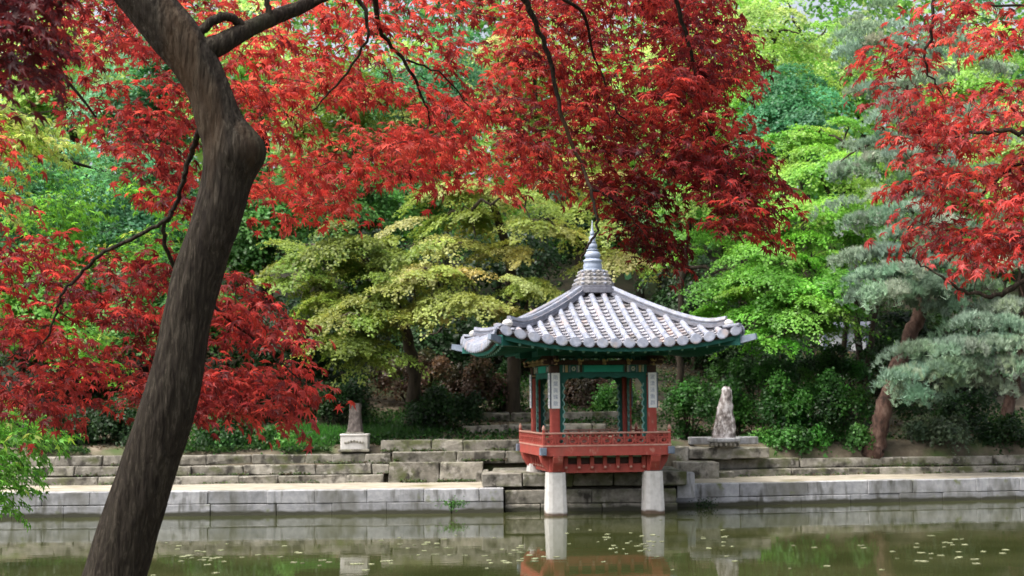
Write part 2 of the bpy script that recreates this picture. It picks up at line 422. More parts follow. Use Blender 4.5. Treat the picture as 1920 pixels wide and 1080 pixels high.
# terraces
tl = empty('stone_terrace', (-8, 41.6, .6), label='stepped terrace of old grey blocks behind the left path', cat='terrace')
course(tl, lambda x: 41.35, -24, -3.75, .55, .86, .9, 2.0, .6, M['granite_old'], jit=.025, proud=.08)
course(tl, lambda x: 41.65, -24, -3.6, .87, 1.15, .8, 1.9, .6, M['granite_old'], jit=.025, proud=.08)
course(tl, lambda x: 41.95, -24, -3.62, 1.16, 1.44, .7, 1.7, .6, M['granite_old'], jit=.025, proud=.08)
tc = empty('stone_terrace', (-1.5, 41.4, .6), label='tall worn slabs and two block courses just left of the pavilion', cat='terrace')
course(tc, lambda x: 41.2, -3.6, -.9, .55, 1.20, 1.2, 1.6, .7, M['granite_old'], jit=.03)
course(tc, lambda x: 41.75, -3.55, 2.6, 1.15, 1.49, .8, 1.9, .5, M['granite_old'], jit=.03, proud=.08)
course(tc, lambda x: 42.1, -3.9, 2.6, 1.42, 1.80, .7, 1.8, 1.1, M['granite_old'], jit=.03, proud=.08)
course(tc, lambda x: 44.6, -1.6, 2.9, 1.85, 2.20, .7, 1.6, .5, M['granite_old'], jit=.04, proud=.1)
course(tc, lambda x: 46.4, -1.0, 3.6, 2.2, 2.55, .7, 1.6, .5, M['granite_old'], jit=.04, proud=.1)
tr = empty('stone_terrace', (10, 42.8, .6), label='long low terrace steps behind the right path, moss on the risers', cat='terrace')
yr = lambda x: 42.45 + .12 * (x - XB)
course(tr, yr, 6.05, 27, .52, .84, 1.6, 3.4, .6, M['granite_old'], jit=.02)
course(tr, lambda x: yr(x) + .35, 5.95, 27, .85, 1.14, 1.6, 3.4, .6, M['granite_old'], jit=.02)
course(tr, lambda x: yr(x) + .95, 7.4, 27, 1.14, 1.40, .6, 2.4, .5, M['granite_old'], jit=.05, proud=.15)
stone('corner_stone', (4.75, 41.6), (6.0, 41.7), .55, 1.12, 1.2, M['granite_old'], tr, .02)
stone('corner_stone', (5.65, 41.9), (6.5, 42.0), .5, .82, .5, M['granite_old'], tr, .02)
course(tr, lambda x: 42.6, 4.4, 7.6, 1.15, 1.52, .8, 1.4, .5, M['bank_soil'] and M['granite_old'], jit=.05)
stone('corner_stone', (XB + .02, 38.62), (XB + .5, 38.62), .3, .98, .6, M['granite'], wr, .01)

# ------------------------------------------------------------------ the pavilion
pL, pR = on(1040, 965.5), on(1227, 962.0)
TH = R(10)
ex = Vector((math.cos(TH), math.sin(TH), 0)); ey = Vector((-math.sin(TH), math.cos(TH), 0))
CS = 1.30                                                   # half spacing of the columns
cen = Vector(((pL[0] + pR[0]) / 2, (pL[1] + pR[1]) / 2, 0)) + ey * CS
pav = empty('pavilion', (cen.x, cen.y, 0), TH, label='small square wooden pavilion with grey tiled pyramid roof standing over the pond', cat='pavilion')
def rot4(k, x, y):
    for _ in range(k): x, y = -y, x
    return x, y
# stone pillars: two tall in the water, two short on the platform
for sx, sy in ((-1, -1), (1, -1)):
    MB().lathe((sx * CS, sy * CS, 0), [(.285, -.5), (.283, 0), (.262, .55), (.245, 1.10)], 20, power=5).build('stone_pillar', M['granite_white'], pav, smooth=False, bevel=0)
for sx, sy in ((-1, 1), (1, 1)):
    MB().lathe((sx * CS, sy * CS, 0), [(.26, 1.0), (.235, 1.22)], 20, power=5).build('stone_pillar', M['granite_white'], pav)
F0, F1 = 1.53, 1.775                                        # floor beam bottom / top
FH = 1.70
# short posts with flaring brackets below the floor, board between them with knobs
for k in range(4):
    x, y = rot4(k, -CS, -CS)
    MB().box((x, y, 1.33), (.37, .37, .44)).build('post_foot', M['red_paint'], pav, bevel=.015)
    for ax in (0, 1):
        # bracket arms reaching out to the floor edge along both axes
        mb = MB(); s_ = Vector((x / CS, y / CS, 0))
        d = Vector((s_.x, 0, 0)) if ax == 0 else Vector((0, s_.y, 0)); p_ = Vector((-d.y, d.x, 0)) * .13
        o = Vector((x, y, 0)) + d * .17
        prof = [(0, 1.12), (.04, 1.12), (.20, 1.36), (.25, F0 - .01), (0, F0 - .01)]
        vs = [o + p_ * e + d * a + Vector((0, 0, b)) for e in (-1, 1) for a, b in prof]
        n = len(prof)
        mb.add(vs, [tuple(range(n)), tuple(range(2 * n - 1, n - 1, -1))] + [(i, i + n, (i + 1) % n + n, (i + 1) % n) for i in range(n)])
        mb.build('bracket_arm', M['red_paint'], pav, bevel=.01)
for k in range(4):
    def pt(x, y, z, k=k): a, b = rot4(k, x, y); return Vector((a, b, z))
    mb = MB(); mb.bar(pt(-CS + .19, -CS, 1.19), pt(CS - .19, -CS, 1.19), .12, .22); mb.build('apron_board', M['red_paint'], pav)
    mb = MB(); mb.bar(pt(-CS + .19, -CS + .03, 1.42), pt(CS - .19, -CS + .03, 1.42), .06, .22); mb.build('recess_board', M['dark_wood'], pav)
    for i in range(7):
        x = -CS + .24 + .02 + i * (2 * CS - .52) / 6
        st = MB(); st.bar(pt(x, -CS - .10, 1.50), pt(x, -CS - .085, 1.17), .10, .06)
        j = st.build('joist_bracket', M['red_paint'], pav)
        MB().lathe(tuple(pt(x, -CS - .125, 1.22) - Vector((0, 0, .035))), [(.012, 0), (.036, .02), (.036, .05), (.012, .07)], 8).build('knob', M['rail_top'], j)
        if i < 6:
            x2 = x + (2 * CS - .52) / 12
            MB().box(tuple(pt(x2, -CS - .05, 1.50)), (.24, .1, .05) if k % 2 == 0 else (.1, .24, .05)).build('joist_end', M['mint_paint'], pav, bevel=.01)
    # floor edge beam, corner fittings, floor joists
    mb = MB(); mb.bar(pt(-FH + .002, -FH + .055, (F0 + F1) / 2), pt(FH - .112, -FH + .055, (F0 + F1) / 2), .11, F1 - F0)
    mb.build('edge_beam', M['red_paint'], pav)
    MB().bar(pt(-FH - .006, -FH + .05, F1 + .018), pt(FH - .115, -FH + .05, F1 + .018), .13, .035).build('edge_trim', M['rail_top'], pav)
    c = pt(-FH, -FH, (F0 + F1) / 2)
    mb = MB(); mb.box((c.x, c.y, c.z), (.17, .17, .20)); mb.build('corner_fitting', M['blue_grey'], pav, bevel=.012)
MB().box((0, 0, 1.70), (2 * FH - .24, 2 * FH - .24, .08)).build('floor', M['dark_wood'], pav)
MB().box((0, 0, 1.575), (2 * FH - .24, 2 * FH - .24, .04)).build('floor_underside', M['red_paint'], pav)
# railing
def hole_panel(w, h, r, t):
    mb = MB(); n = 8
    rect = [(w / 2, h / 2 * .4), (w / 2 * .5, h / 2), (-w / 2 * .5, h / 2), (-w / 2, h / 2 * .4), (-w / 2, -h / 2 * .4), (-w / 2 * .5, -h / 2), (w / 2 * .5, -h / 2), (w / 2, -h / 2 * .4)]
    hole = [(r * 1.35 * math.cos(R(22.5 + 45 * i)), r * math.sin(R(22.5 + 45 * i))) for i in range(8)]
    vs = [(x, y, z) for y in (-t / 2, t / 2) for (x, z) in rect] + [(x, y, z) for y in (-t / 2, t / 2) for (x, z) in hole]
    fs = []
    for i in range(8):
        j = (i + 1) % 8
        fs += [(i, j, 16 + j, 16 + i), (8 + i, 24 + i, 24 + j, 8 + j), (16 + i, 16 + j, 24 + j, 24 + i)]
    return mb.add(vs, fs)
RN = 11; cell = (2 * FH - .12) / RN
pan_me = hole_panel(cell - .05, .145, .05, .025).mesh('rail_panel', M['red_paint'])
post_me = MB().box((0, 0, .0), (.04, .045, .28)).mesh('baluster', M['red_paint'])
strut_me = MB().lathe((0, 0, 0), [(.018, 0), (.024, .02), (.014, .04), (.030, .088)], 8).mesh('strut', M['red_paint'])
ro = FH - .03
for k in range(4):
    a = k * math.pi / 2
    def pt(x, y, z, k=k): p, q = rot4(k, x, y); return Vector((p, q, z))
    rail = empty('railing', (0, 0, 0)); rail.parent = pav
    MB().bar(pt(-ro, -ro, 1.822), pt(ro, -ro, 1.822), .05, .028).build('bottom_rail', M['red_paint'], rail)
    MB().bar(pt(-ro, -ro, 1.992), pt(ro, -ro, 1.992), .05, .03).build('middle_rail', M['red_paint'], rail)
    MB().bar(pt(-ro - .02, -ro - .02, 2.112), pt(ro + .02, -ro - .02, 2.112), .05, .05, sides=8).build('handrail', M['rail_top'], rail)
    for i in range(RN + 1):
        x = -ro + i * 2 * ro / RN
        if 0 < i < RN:
            link('baluster', post_me, rail, tuple(pt(x, -ro - .006, 1.93)), (0, 0, a))
        if i < RN:
            link('rail_panel', pan_me, rail, tuple(pt(x + ro / RN, -ro, 1.907)), (0, 0, a))
            link('strut', strut_me, rail, tuple(pt(x + ro / RN * (1 if i % 1 == 0 else 1), -ro - .008, 2.005)), (0, 0, a))
    p = pt(-ro, -ro, 0)
    MB().box((p.x, p.y, 1.99), (.07, .07, .40)).build('corner_post', M['red_paint'], pav, bevel=.008)
    MB().lathe((p.x, p.y, 2.19), [(.03, 0), (.05, .03), (.045, .07), (.02, .11), (.004, .14)], 10).build('post_cap', M['rail_top'], pav)
# columns, boards with writing
CT = 3.86
LINES = [u'雨葉眞珠散', u'晴花脂粉均', u'雲敎擎鷺度', u'波漾泳魚群']
for k in range(4):
    x, y = rot4(k, -CS, -CS)
    col = MB().lathe((x, y, 0), [(.125, 1.74), (.122, CT)], 20, power=6).build('column', M['red_paint'], pav)
    # upper part painted dark with pattern bands
    MB().lathe((x, y, 0), [(.127, CT - .30), (.127, CT)], 20, power=6).build('column_band', M['dark_wood'], col)
    MB().lathe((x, y, 0), [(.1285, CT - .25), (.1285, CT - .21)], 20, power=6).build('column_stripe', M['ochre_paint'], col)
    for sx, sy in ((0, -1), (-1, 0)):
        dx, dy = rot4(k, sx, sy)
        # board hangs on the outward face(s)
        ok = (dx * x > 0) or (dy * y > 0)
        if not ok: continue
        nrm = Vector((dx, dy, 0)); c = Vector((x, y, 3.21)) + nrm * .138
        b = MB(); b.box(tuple(c), (.225 if dy else .022, .225 if dx else .022, .92)); bo = b.build('writing_board', M['white_board'], pav, bevel=.004)
        fr = MB()
        for e in (-1, 1):
            q = c + Vector((-dy, dx, 0)) * e * .116
            fr.box(tuple(q), (.007 if dy else .024, .007 if dx else .024, .925))
        fr.build('board_edge', M['blue_grey'], bo)
        txt = LINES[(k * 2 + (1 if sx else 0)) % 4]
        for i, ch in enumerate(txt):
            cu = bpy.data.curves.new('character', 'FONT'); cu.body = ch; cu.size = .135; cu.extrude = .002; cu.resolution_u = 2
            cu.align_x = 'CENTER'; cu.align_y = 'CENTER'; cu.materials.append(M['ink'])
            o_ = bpy.data.objects.new('character', cu); COL.objects.link(o_); bpy.context.view_layer.update()
            me_ = bpy.data.meshes.new_from_object(o_.evaluated_get(bpy.context.evaluated_depsgraph_get()))
            bpy.data.objects.remove(o_); o = link('character', me_, bo)
            o.location = c + nrm * .013 + Vector((0, 0, .34 - i * .17))
            o.rotation_euler = (math.pi / 2, 0, math.atan2(dx, -dy))
# beams
for k in range(4):
    def pt(x, y, z, k=k): p, q = rot4(k, x, y); return Vector((p, q, z))
    bx = lambda x0, x1, yo, z0, z1, w=.14: MB().bar(pt(x0, -CS + yo, (z0 + z1) / 2), pt(x1, -CS + yo, (z0 + z1) / 2), w, z1 - z0)
    beam = bx(-CS + .12, CS - .12, 0, 3.68, 3.88).build('beam', M['teal_paint'], pav)
    bx(-.52, .52, -.074, 3.695, 3.865, .006).build('beam_panel', M['teal_bright'], beam)
    for s_ in (-1, 1):
        for xx, m_, w_ in ((.60, 'dark_wood', .05), (.66, 'cream_paint', .02), (.70, 'blue_grey', .05), (.90, 'blue_grey', .03), (.99, 'ochre_paint', .07), (1.07, 'cream_paint', .02)):
            bx(s_ * xx - w_ / 2, s_ * xx + w_ / 2, -.074, 3.69, 3.87, .008).build('paint_band', M[m_], beam)
        # round flower on the beam end
        c = pt(s_ * .80, -CS - .078, 3.78); mb = MB()
        for i in range(6):
            an = i * math.pi / 3; q = pt(s_ * .80 + .038 * math.cos(an), -CS - .078, 3.78 + .045 * math.sin(an))
            mb.box(tuple(q), (.03, .012, .035) if k % 2 == 0 else (.012, .03, .035))
        mb.build('painted_flower', M['cream_paint'], beam)
    bx(-CS - .3, CS + .3, 0, 3.90, 4.0, .2).build('plate_beam', M['dark_wood'], pav)
    bx(-CS - .45, CS + .45, -.02, 4.12, 4.30, .18).build('purlin', M['teal_paint'], pav)
    # carved brackets above the beam
    for i, x in enumerate((-CS, -.65, 0, .65, CS)):
        br = MB(); br.bar(pt(x, -CS + .1, 4.06), pt(x, -CS - .28, 4.06), .11, .12); br.bar(pt(x, -CS - .28, 4.10), pt(x, -CS - .42, 4.00), .09, .07, w2=.4)
        b_ = br.build('bracket', M['dark_wood'] if i in (0, 4) else M['teal_paint'], pav)
        MB().box(tuple(pt(x, -CS - .27, 4.00)), (.13, .13, .07)).build('bracket_block', M['ochre_paint'], b_, bevel=.01)
        MB().bar(pt(x, -CS - .16, 3.93), pt(x, -CS - .32, 3.90), .07, .09, w2=.5).build('bracket_tongue', M['ochre_paint'], b_)
    # carved openwork frame under the beam and down the columns
    nk = MB(); W = CS - .125; n = 40
    def edge(x):
        u = 1 - abs(x) / W
        return 3.67 - (.09 + .05 * abs(math.cos(u * 9)) + .42 * max(0, 1 - u / .26) ** 1.5)
    for i in range(n):
        xa = -W + i * 2 * W / n; xb = xa + 2 * W / n
        vs = [pt(xx, -CS + yo, zz) for yo in (-.02, .02) for xx, zz in ((xa, 3.675), (xb, 3.675), (xb, edge(xb)), (xa, edge(xa)))]
        nk.add(vs, [(0, 1, 2, 3), (7, 6, 5, 4), (0, 4, 5, 1), (2, 6, 7, 3)])
    nk.build('carved_valance', M['teal_paint'], pav)
    for s_ in (-1, 1):
        sd = MB(); ed = MB()
        for i in range(26):
            z0 = 1.80 + i * 1.6 / 26; z1 = z0 + 1.6 / 26
            w0 = .125 + .03 * math.sin(i * 1.9); w1 = .125 + .03 * math.sin((i + 1) * 1.9)
            for mb, lo, w_a, w_b, yo in ((sd, 0, w0, w1, .018), (ed, None, w0, w1, .026)):
                a0 = 0 if lo == 0 else w_a - .028; a1 = 0 if lo == 0 else w_b - .028
                vs = [pt(s_ * (W - xx), -CS + y_, zz) for y_ in (-yo, yo) for xx, zz in ((a0, z0), (w_a, z0), (w_b, z1), (a1, z1))]
                mb.add(vs, [(0, 1, 2, 3), (7, 6, 5, 4), (0, 4, 5, 1), (2, 6, 7, 3), (1, 5, 6, 2), (0, 3, 7, 4)])
        cs_ = sd.build('carved_side_frame', M['teal_paint'], pav); ed.build('carved_edge', M['mint_paint'], cs_)

# roof
roof = empty('roof', (.07, 0, 0)); roof.parent = pav
RW, ZE, RH = 3.10, 4.40, 1.66
def rp(x, r, k=0, off=0.0):
    t = 1 - r / RW
    z = ZE + RH * (.76 * t + .24 * t * t)
    lift = .36 * (min(abs(x) / RW, 1.1)) ** 2.6 * (r / RW) ** 3
    m = min(abs(x), r) / RW; s = 1 + .012 * m * m
    p, q = rot4(k, x * s, -r * s)
    return Vector((p, q, z + lift + off))
def rframe(x, r, k):
    a = rp(x, r, k); b = rp(x, r - .05, k); c = rp(x + .05, r, k)
    u_ = (b - a).normalized(); s_ = (c - a).normalized(); n_ = s_.cross(u_).normalized(); s_ = u_.cross(n_).normalized()
    return a, u_, s_, n_
NT = 18; TW = 2 * RW / NT
def cover(mb, x, r0, r1, k):
    vs = []; n = 7
    for e, r in ((0, r0), (1, r1)):
        p, u_, s_, n_ = rframe(x, r, k); rad = .084 if e == 0 else .077; lift = .03
        for i in range(n):
            an = math.pi * i / (n - 1)
            vs.append(p + s_ * math.cos(an) * rad + n_ * (math.sin(an) * rad * 1.0 + lift))
    fs = [(i, i + 1, n + i + 1, n + i) for i in range(n - 1)] + [tuple(range(n))]
    return mb.add(vs, fs)
def pan(mb, xa, xb, r0, r1, k):
    vs = []; n = 5
    for layer in (0, 1, 2):
        r = (r0, r1, r0)[layer]
        for i in range(n):
            f = i / (n - 1); x = xa + (xb - xa) * f
            sag = -.05 * (1 - (2 * f - 1) ** 2)
            p, u_, s_, n_ = rframe(x, max(r, abs(x) * .98), k)
            vs.append(p + n_ * (sag + (.05, .004, .0)[layer]))
    fs = [(i, i + 1, n + i + 1, n + i) for i in range(n - 1)] + [(2 * n + i, 2 * n + i + 1, i + 1, i) for i in range(n - 1)]
    return mb.add(vs, fs)
disc_me = None
for k in range(4):
    rest_c, rest_p = MB(), MB()
    solo = k == 0
    for i in range(NT):
        x = -RW + TW * (i + .5)
        r = RW; stop = max(abs(x) + .10, .40)
        while r - stop > .08:
            r1 = max(r - .36, stop)
            if solo: cover(MB(), x, r, r1 - .02, k).build('cover_tile', M['roof_tile'], roof, smooth=False)
            else: cover(rest_c, x, r, r1 - .02, k)
            r = r1
        # round eave tile hanging at the end of each row
        p, u_, s_, n_ = rframe(x, RW, k)
        out_ = Vector(rot4(k, 0, -1) + (0,)); 
        c = p + out_ * .01 + Vector((0, 0, .0)); mb = MB(); n = 14; vs = []
        for e in (0, 1, 2):
            for j in range(n):
                an = 2 * math.pi * j / n
                rr = (.150, .150, .118)[e]
                d_ = s_ * math.cos(an) * rr + Vector((0, 0, 1)) * math.sin(an) * rr * .86
                vs.append(c + d_ + out_ * ((.0, .045, .05)[e]) + Vector((0, 0, -.02)) + out_ * (.12 * (.5 - .5 * math.sin(an)) * .4))
        mb.add(vs, [tuple(range(n - 1, -1, -1)), tuple(2 * n + j for j in range(n))] + [(e * n + j, e * n + (j + 1) % n, (e + 1) * n + (j + 1) % n, (e + 1) * n + j) for e in (0, 1) for j in range(n)])
        mb.build('eave_disc', M['roof_tile'], roof)
        # pan tiles between rows
        if i < NT - 1:
            xa, xb = x + .03, x + TW - .03
            xm = max(abs(xa), abs(xb)); r = RW + .02; stop = max(min(abs(xa), abs(xb)) + .03, .38)
            while r - stop > .05:
                r1 = max(r - .18, stop)
                if solo: pan(MB(), xa, xb, r, r1, k).build('pan_tile', M['pan_tile'], roof)
                else: pan(rest_p, xa, xb, r, r1, k)
                r = r1
    if not solo:
        rest_c.build('cover_tile_rows', M['roof_tile'], roof, kind='stuff'); rest_p.build('pan_tile_rows', M['pan_tile'], roof, kind='stuff')
    # board under the tiles
    g = MB(); nx = 18; nr = 8; vs = []
    for j in range(nr + 1):
        r = RW - .02 - j * (RW - .3) / nr
        for i in range(nx + 1): vs.append(rp((-1 + 2 * i / nx) * r, r, k, -.06))
    for j in range(nr + 1):
        r = RW - .02 - j * (RW - .3) / nr
        for i in range(nx + 1): vs.append(rp((-1 + 2 * i / nx) * r, r, k, -.14))
    q = (nr + 1) * (nx + 1)
    fs = [(j * (nx + 1) + i, j * (nx + 1) + i + 1, (j + 1) * (nx + 1) + i + 1, (j + 1) * (nx + 1) + i) for j in range(nr) for i in range(nx)]
    fs += [tuple(q + a for a in reversed(f)) for f in fs] + [(i, q + i, q + i + 1, i + 1) for i in range(nx)]
    g.add(vs, fs).build('roof_board', M['dark_wood'], roof)
    # fascia along the eave
    fb = MB()
    for i in range(24):
        xa, xb = -RW + .05 + i * (2 * RW - .1) / 24, -RW + .05 + (i + 1) * (2 * RW - .1) / 24
        fb.bar(rp(xa, RW - .06, k, -.20), rp(xb, RW - .06, k, -.20), .05, .11)
    fb.build('eave_board', M['teal_paint'], roof)
    # rafters with pale painted ends, fanning near the corners
    for i in range(19):
        f = -1 + 2 * i / 18; xo = f * (RW - .22); xi = f * 1.25
        a = rp(xo, RW - .16, k, -.30); b = Vector((*rot4(k, xi, -1.1), 4.42))
        ra = MB().bar(b, a, .10, .10, sides=8).build('rafter', M['teal_paint'], roof)
        dv = (a - b).normalized(); MB().bar(a, a + dv * .006, .075, .075, sides=8).build('rafter_end', M['mint_paint'], ra)
    for i in range(16):
        f = -1 + 2 * (i + .5) / 16; xo = f * (RW - .16)
        a = rp(xo, RW - .10, k, -.205); b = rp(xo * .93, RW - .8, k, -.26)
        ra = MB().bar(b, a, .07, .08).build('flying_rafter', M['teal_paint'], roof)
    # hip ridge
    steps = 14
    for lay, (w_, z0, z1, nm, mm) in enumerate(((.24, .0, .08, 'ridge_course', 'ridge_tile'), (.20, .085, .135, 'ridge_course', 'roof_tile'), (.24, .14, .165, 'ridge_course', 'ridge_tile'), (.15, .17, .25, 'ridge_cap', 'roof_tile'))):
        mb = MB(); vs = []
        for i in range(steps + 1):
            r = .42 + (2.80 - .42) * i / steps
            base = rp(r, r, k, 0); kick = .10 * max(0, (i / steps - .75) / .25) ** 2
            dx, dy = rot4(k, 1, -1); dd = Vector((dx, dy, 0)).normalized(); pp = Vector((-dd.y, dd.x, 0))
            for (a_, z_) in ((-1, z0), (1, z0), (1 if lay < 3 else .6, z1), (-1 if lay < 3 else -.6, z1)):
                vs.append(base + pp * a_ * w_ / 2 + Vector((0, 0, z_ + kick)))
        fs = [(i * 4 + j, i * 4 + (j + 1) % 4, i * 4 + 4 + (j + 1) % 4, i * 4 + 4 + j) for i in range(steps) for j in range(4)] + [(3, 2, 1, 0), tuple(steps * 4 + j for j in range(4))]
        mb.add(vs, fs).build(nm, M[mm], roof)
    e = rp(2.84, 2.84, k, .10)
    MB().lathe((e.x, e.y, e.z), [(.05, -.04), (.12, .0), (.135, .07), (.10, .13), (.03, .16)], 10).build('ridge_end', M['granite_white'], roof)
    # corner tiles at the very tip and the hip rafter with its grey plates
    for j_, (aa, rr) in enumerate(((2.98, 3.06),)):
        c = rp(aa, rr, k, .05); dd = Vector((*rot4(k, 1, -1), 0)).normalized()
        MB().bar(c - dd * .35 + Vector((0, 0, .02)), c + dd * .10 + Vector((0, 0, .06)), .24, .10, sides=8).build('corner_tile', M['roof_tile'], roof)
    b0 = Vector((*rot4(k, 1.3, -1.3), 4.42)); dd = Vector((*rot4(k, 1, -1), 0)).normalized()
    tip = rp(RW - .02, RW - .02, k, -.30)
    MB().bar(b0, tip, .18, .26).build('hip_rafter', M['teal_paint'], roof)
    MB().bar(tip - dd * .22 + Vector((0, 0, -.03)), tip + dd * .42 + Vector((0, 0, .08)), .13, .20, w2=.75).build('hip_plate', M['blue_grey'], roof)
# top: plinth drum and finial
MB().lathe((0, 0, 0), [(.60, 5.84), (.60, 5.96), (.55, 5.97), (.55, 6.04), (.51, 6.05)], 24, power=4).build('roof_plinth', M['ridge_tile'], roof)
dr = MB().lathe((0, 0, 0), [(.50, 6.05), (.51, 6.14), (.45, 6.17), (.46, 6.26), (.39, 6.29), (.40, 6.38), (.35, 6.40), (.36, 6.45), (.30, 6.46)], 24, power=4).build('finial_base', M['plaster'], roof)
for lvl, (rr, zz, nn) in enumerate(((.48, 6.10, 22), (.43, 6.22, 20), (.375, 6.34, 18), (.34, 6.43, 16))):
    for i in range(nn):
        an = 2 * math.pi * i / nn + lvl * .2; cx, cy = math.cos(an), math.sin(an)
        q = 1 / (abs(cx) ** 4 + abs(cy) ** 4) ** .25
        MB().lathe((cx * q * rr, cy * q * rr, zz - .035), [(.02, 0), (.055, .02), (.055, .05), (.02, .075)], 7).build('carved_petal', M['plaster'] if i % 2 else M['roof_tile'], dr)
fin = MB().lathe((0, 0, 0), [(.33, 6.46), (.34, 6.49), (.24, 6.50), (.26, 6.54), (.255, 6.62), (.235, 6.70), (.26, 6.72), (.26, 6.75), (.20, 6.80)], 20).build('finial_pot', M['finial'], roof, smooth=True)
MB().lathe((0, 0, 0), [(.15, 6.79), (.19, 6.82), (.225, 6.90), (.19, 6.98), (.12, 7.02), (.16, 7.035), (.165, 7.055), (.12, 7.07)], 20).build('finial_bulb', M['finial'], roof, smooth=True)
MB().lathe((0, 0, 0), [(.10, 7.07), (.135, 7.12), (.13, 7.19), (.09, 7.24), (.115, 7.255), (.115, 7.27), (.07, 7.29), (.095, 7.34), (.085, 7.40), (.05, 7.44)], 20).build('finial_neck', M['finial'], roof, smooth=True)
MB().lathe((0, 0, 0), [(.05, 7.44), (.065, 7.49), (.05, 7.55), (.03, 7.58), (.034, 7.62), (.022, 7.68), (.006, 7.86)], 14).build('finial_tip', M['finial'], roof, smooth=True)

# ------------------------------------------------------------------ stone monuments
def bumpy(mb, amp, sc_, seed):
    out = []
    for p in mb.v:
        v = Vector(p); d = Vector((noise.noise(v * sc_ + Vector((seed, 0, 0))), noise.noise(v * sc_ + Vector((0, seed, 5))), noise.noise(v * sc_ + Vector((9, 0, seed))) * .4))
        out.append(tuple(v + d * amp))
    mb.v = out; return mb
pL2 = at(666, 846, 42.3)
ml = empty('stone_monument', tuple(pL2), label='slim dark stone stele on a white carved pedestal left of the pavilion', cat='monument')
MB().box((0, 0, .03), (.92, .8, .08)).build('footing', M['granite_old'], ml, bevel=.02)
ped = MB().box((0, 0, .26), (.80, .62, .40)).build('pedestal', M['granite_white'], ml, bevel=.015)
MB().box((0, 0, .485), (.84, .66, .06)).build('pedestal_cap', M['granite_white'], ped, bevel=.015)
for i in range(-3, 4): MB().lathe((i * .085, -.315, .25 + .02 * math.cos(i)), [(.01, 0), (.045, .02), (.035, .05), (.01, .07)], 8).build('carving', M['granite_old'], ped)
st = MB()
st.lathe((0, 0, .51), [(.24, 0), (.235, .1), (.20, .3), (.175, .6), (.175, .85), (.16, .90)], 12, sx=1.0, sy=.8, power=3.5)
bumpy(st, .03, 5, 3).build('stele', M['stele_stone'], ml)
MB().lathe((0, 0, .50), [(.28, 0), (.28, .05), (.24, .07)], 14, sy=.85, power=4).build('stele_collar', M['granite_old'], ml)
pR2 = at(1358, 839, 42.7)
mr_ = empty('standing_rock', tuple(pR2), label='tall tapering grey rock upright on a shallow carved stone basin', cat='monument')
MB().lathe((0, 0, 0), [(.30, 0), (.38, .08), (.44, .16)], 20, sy=.8).build('basin_foot', M['granite_old'], mr_)
MB().lathe((0, 0, .16), [(.46, 0), (.50, .03), (.50, .10), (.46, .13)], 20, sy=.8).build('basin_rim', M['granite'], mr_)
for i in range(9):
    an = math.pi + math.pi * (i + .5) / 9
    MB().lathe((.42 * math.cos(an), .34 * math.sin(an), .03), [(.02, 0), (.05, .03), (.05, .08), (.02, .12)], 7).build('basin_petal', M['granite_old'], mr_)
rk = MB(); pr = []
for i in range(22):
    t = i / 21; pr.append((.24 * (1 - t) ** 1.1 + .135 - (.05 if t > .97 else 0), t * 1.56))
rk.lathe((0, 0, .26), pr, 22, sy=.7)
rk.v = [(x + .07 * (z - .26), y, z) for x, y, z in rk.v]
bumpy(bumpy(rk, .035, 2.0, 7), .022, 7, 2).build('rock', M['rock'], mr_)
sb = empty('stone_slab', tuple(at(1352, 832, 43.3)), label='low grey stone slab on the ground behind the standing rock', cat='slab')
for i, (a, w) in enumerate(((-.62, .7), (.10, .7), (.78, .62))): MB().box((a, 0, .1), (w, .5, .22)).build('slab_piece', M['granite'], sb, bevel=.02)

# ------------------------------------------------------------------ low wall glimpsed far behind the trunks
gwp = at(1585, 640, 57)
gw = empty('garden_wall', (gwp[0], 57, hill(gwp[0], 57) - .3), label='low whitewashed wall with grey tiled coping glimpsed between thin far trunks', cat='wall')
MB().box((0, 0, .55), (2.0, .35, 1.2)).build('wall_face', M['house_wall'], gw)
for i in range(3): MB().box((-.85 + i * .84, -.2, .5), (.12, .1, 1.2)).build('post', M['blue_grey'], gw)
cp = MB(); cp.bar((-1.1, 0, 1.2), (1.1, 0, 1.2), .8, .1); cp.bar((-1.1, 0, 1.31), (1.1, 0, 1.31), .35, .14); cp.build('coping', M['roof_tile'], gw)

# ================================================================== FOLIAGE
def unit(a): return a / (np.linalg.norm(a, axis=-1, keepdims=True) + 1e-9)
def star_template(lobes=7, notch=.34):
    """palmate leaf: lobes of unequal length, drooping tips"""
    an = np.radians([-150, -100, -50, 0, 50, 100, 150]) if lobes == 7 else np.radians([-120, -60, 0, 60, 120])
    ln = [.45, .78, .95, 1.05, .95, .78, .45] if lobes == 7 else [.6, .9, 1.05, .9, .6]
    v = [(-.12, 0, 0)]
    ring = []
    for i, (a, l) in enumerate(zip(an, ln)):
        if i > 0:
            m = (an[i - 1] + a) / 2; ring.append((math.cos(m) * notch, math.sin(m) * notch, -.04))
        # a lobe is widest at a third of its length
        w = .105 * l
        for s_ in (-1, 0, 1):
            if s_ == 0: ring.append((math.cos(a) * l, math.sin(a) * l, -.46 * l * l))
            else: ring.append((math.cos(a) * l * .5 - math.sin(a) * w * s_, math.sin(a) * l * .5 + math.cos(a) * w * s_, -.06))
    v += ring; n = len(ring)
    f = [(0, 1 + i, 2 + i) for i in range(n - 1)]
    return np.array(v, float), np.array(f)
STAR7, STAR5 = star_template(7), star_template(5, .38)
RHOMB = (np.array([(0, 0, 0), (.5, .36, .07), (1, 0, -.10), (.5, -.36, .07)], float) - [.5, 0, 0], np.array([(0, 1, 2, 3)]))
NEEDLE = (np.array([(0, -.06, 0), (0, .06, 0), (1, 0, 0)], float), np.array([(0, 1, 2)]))
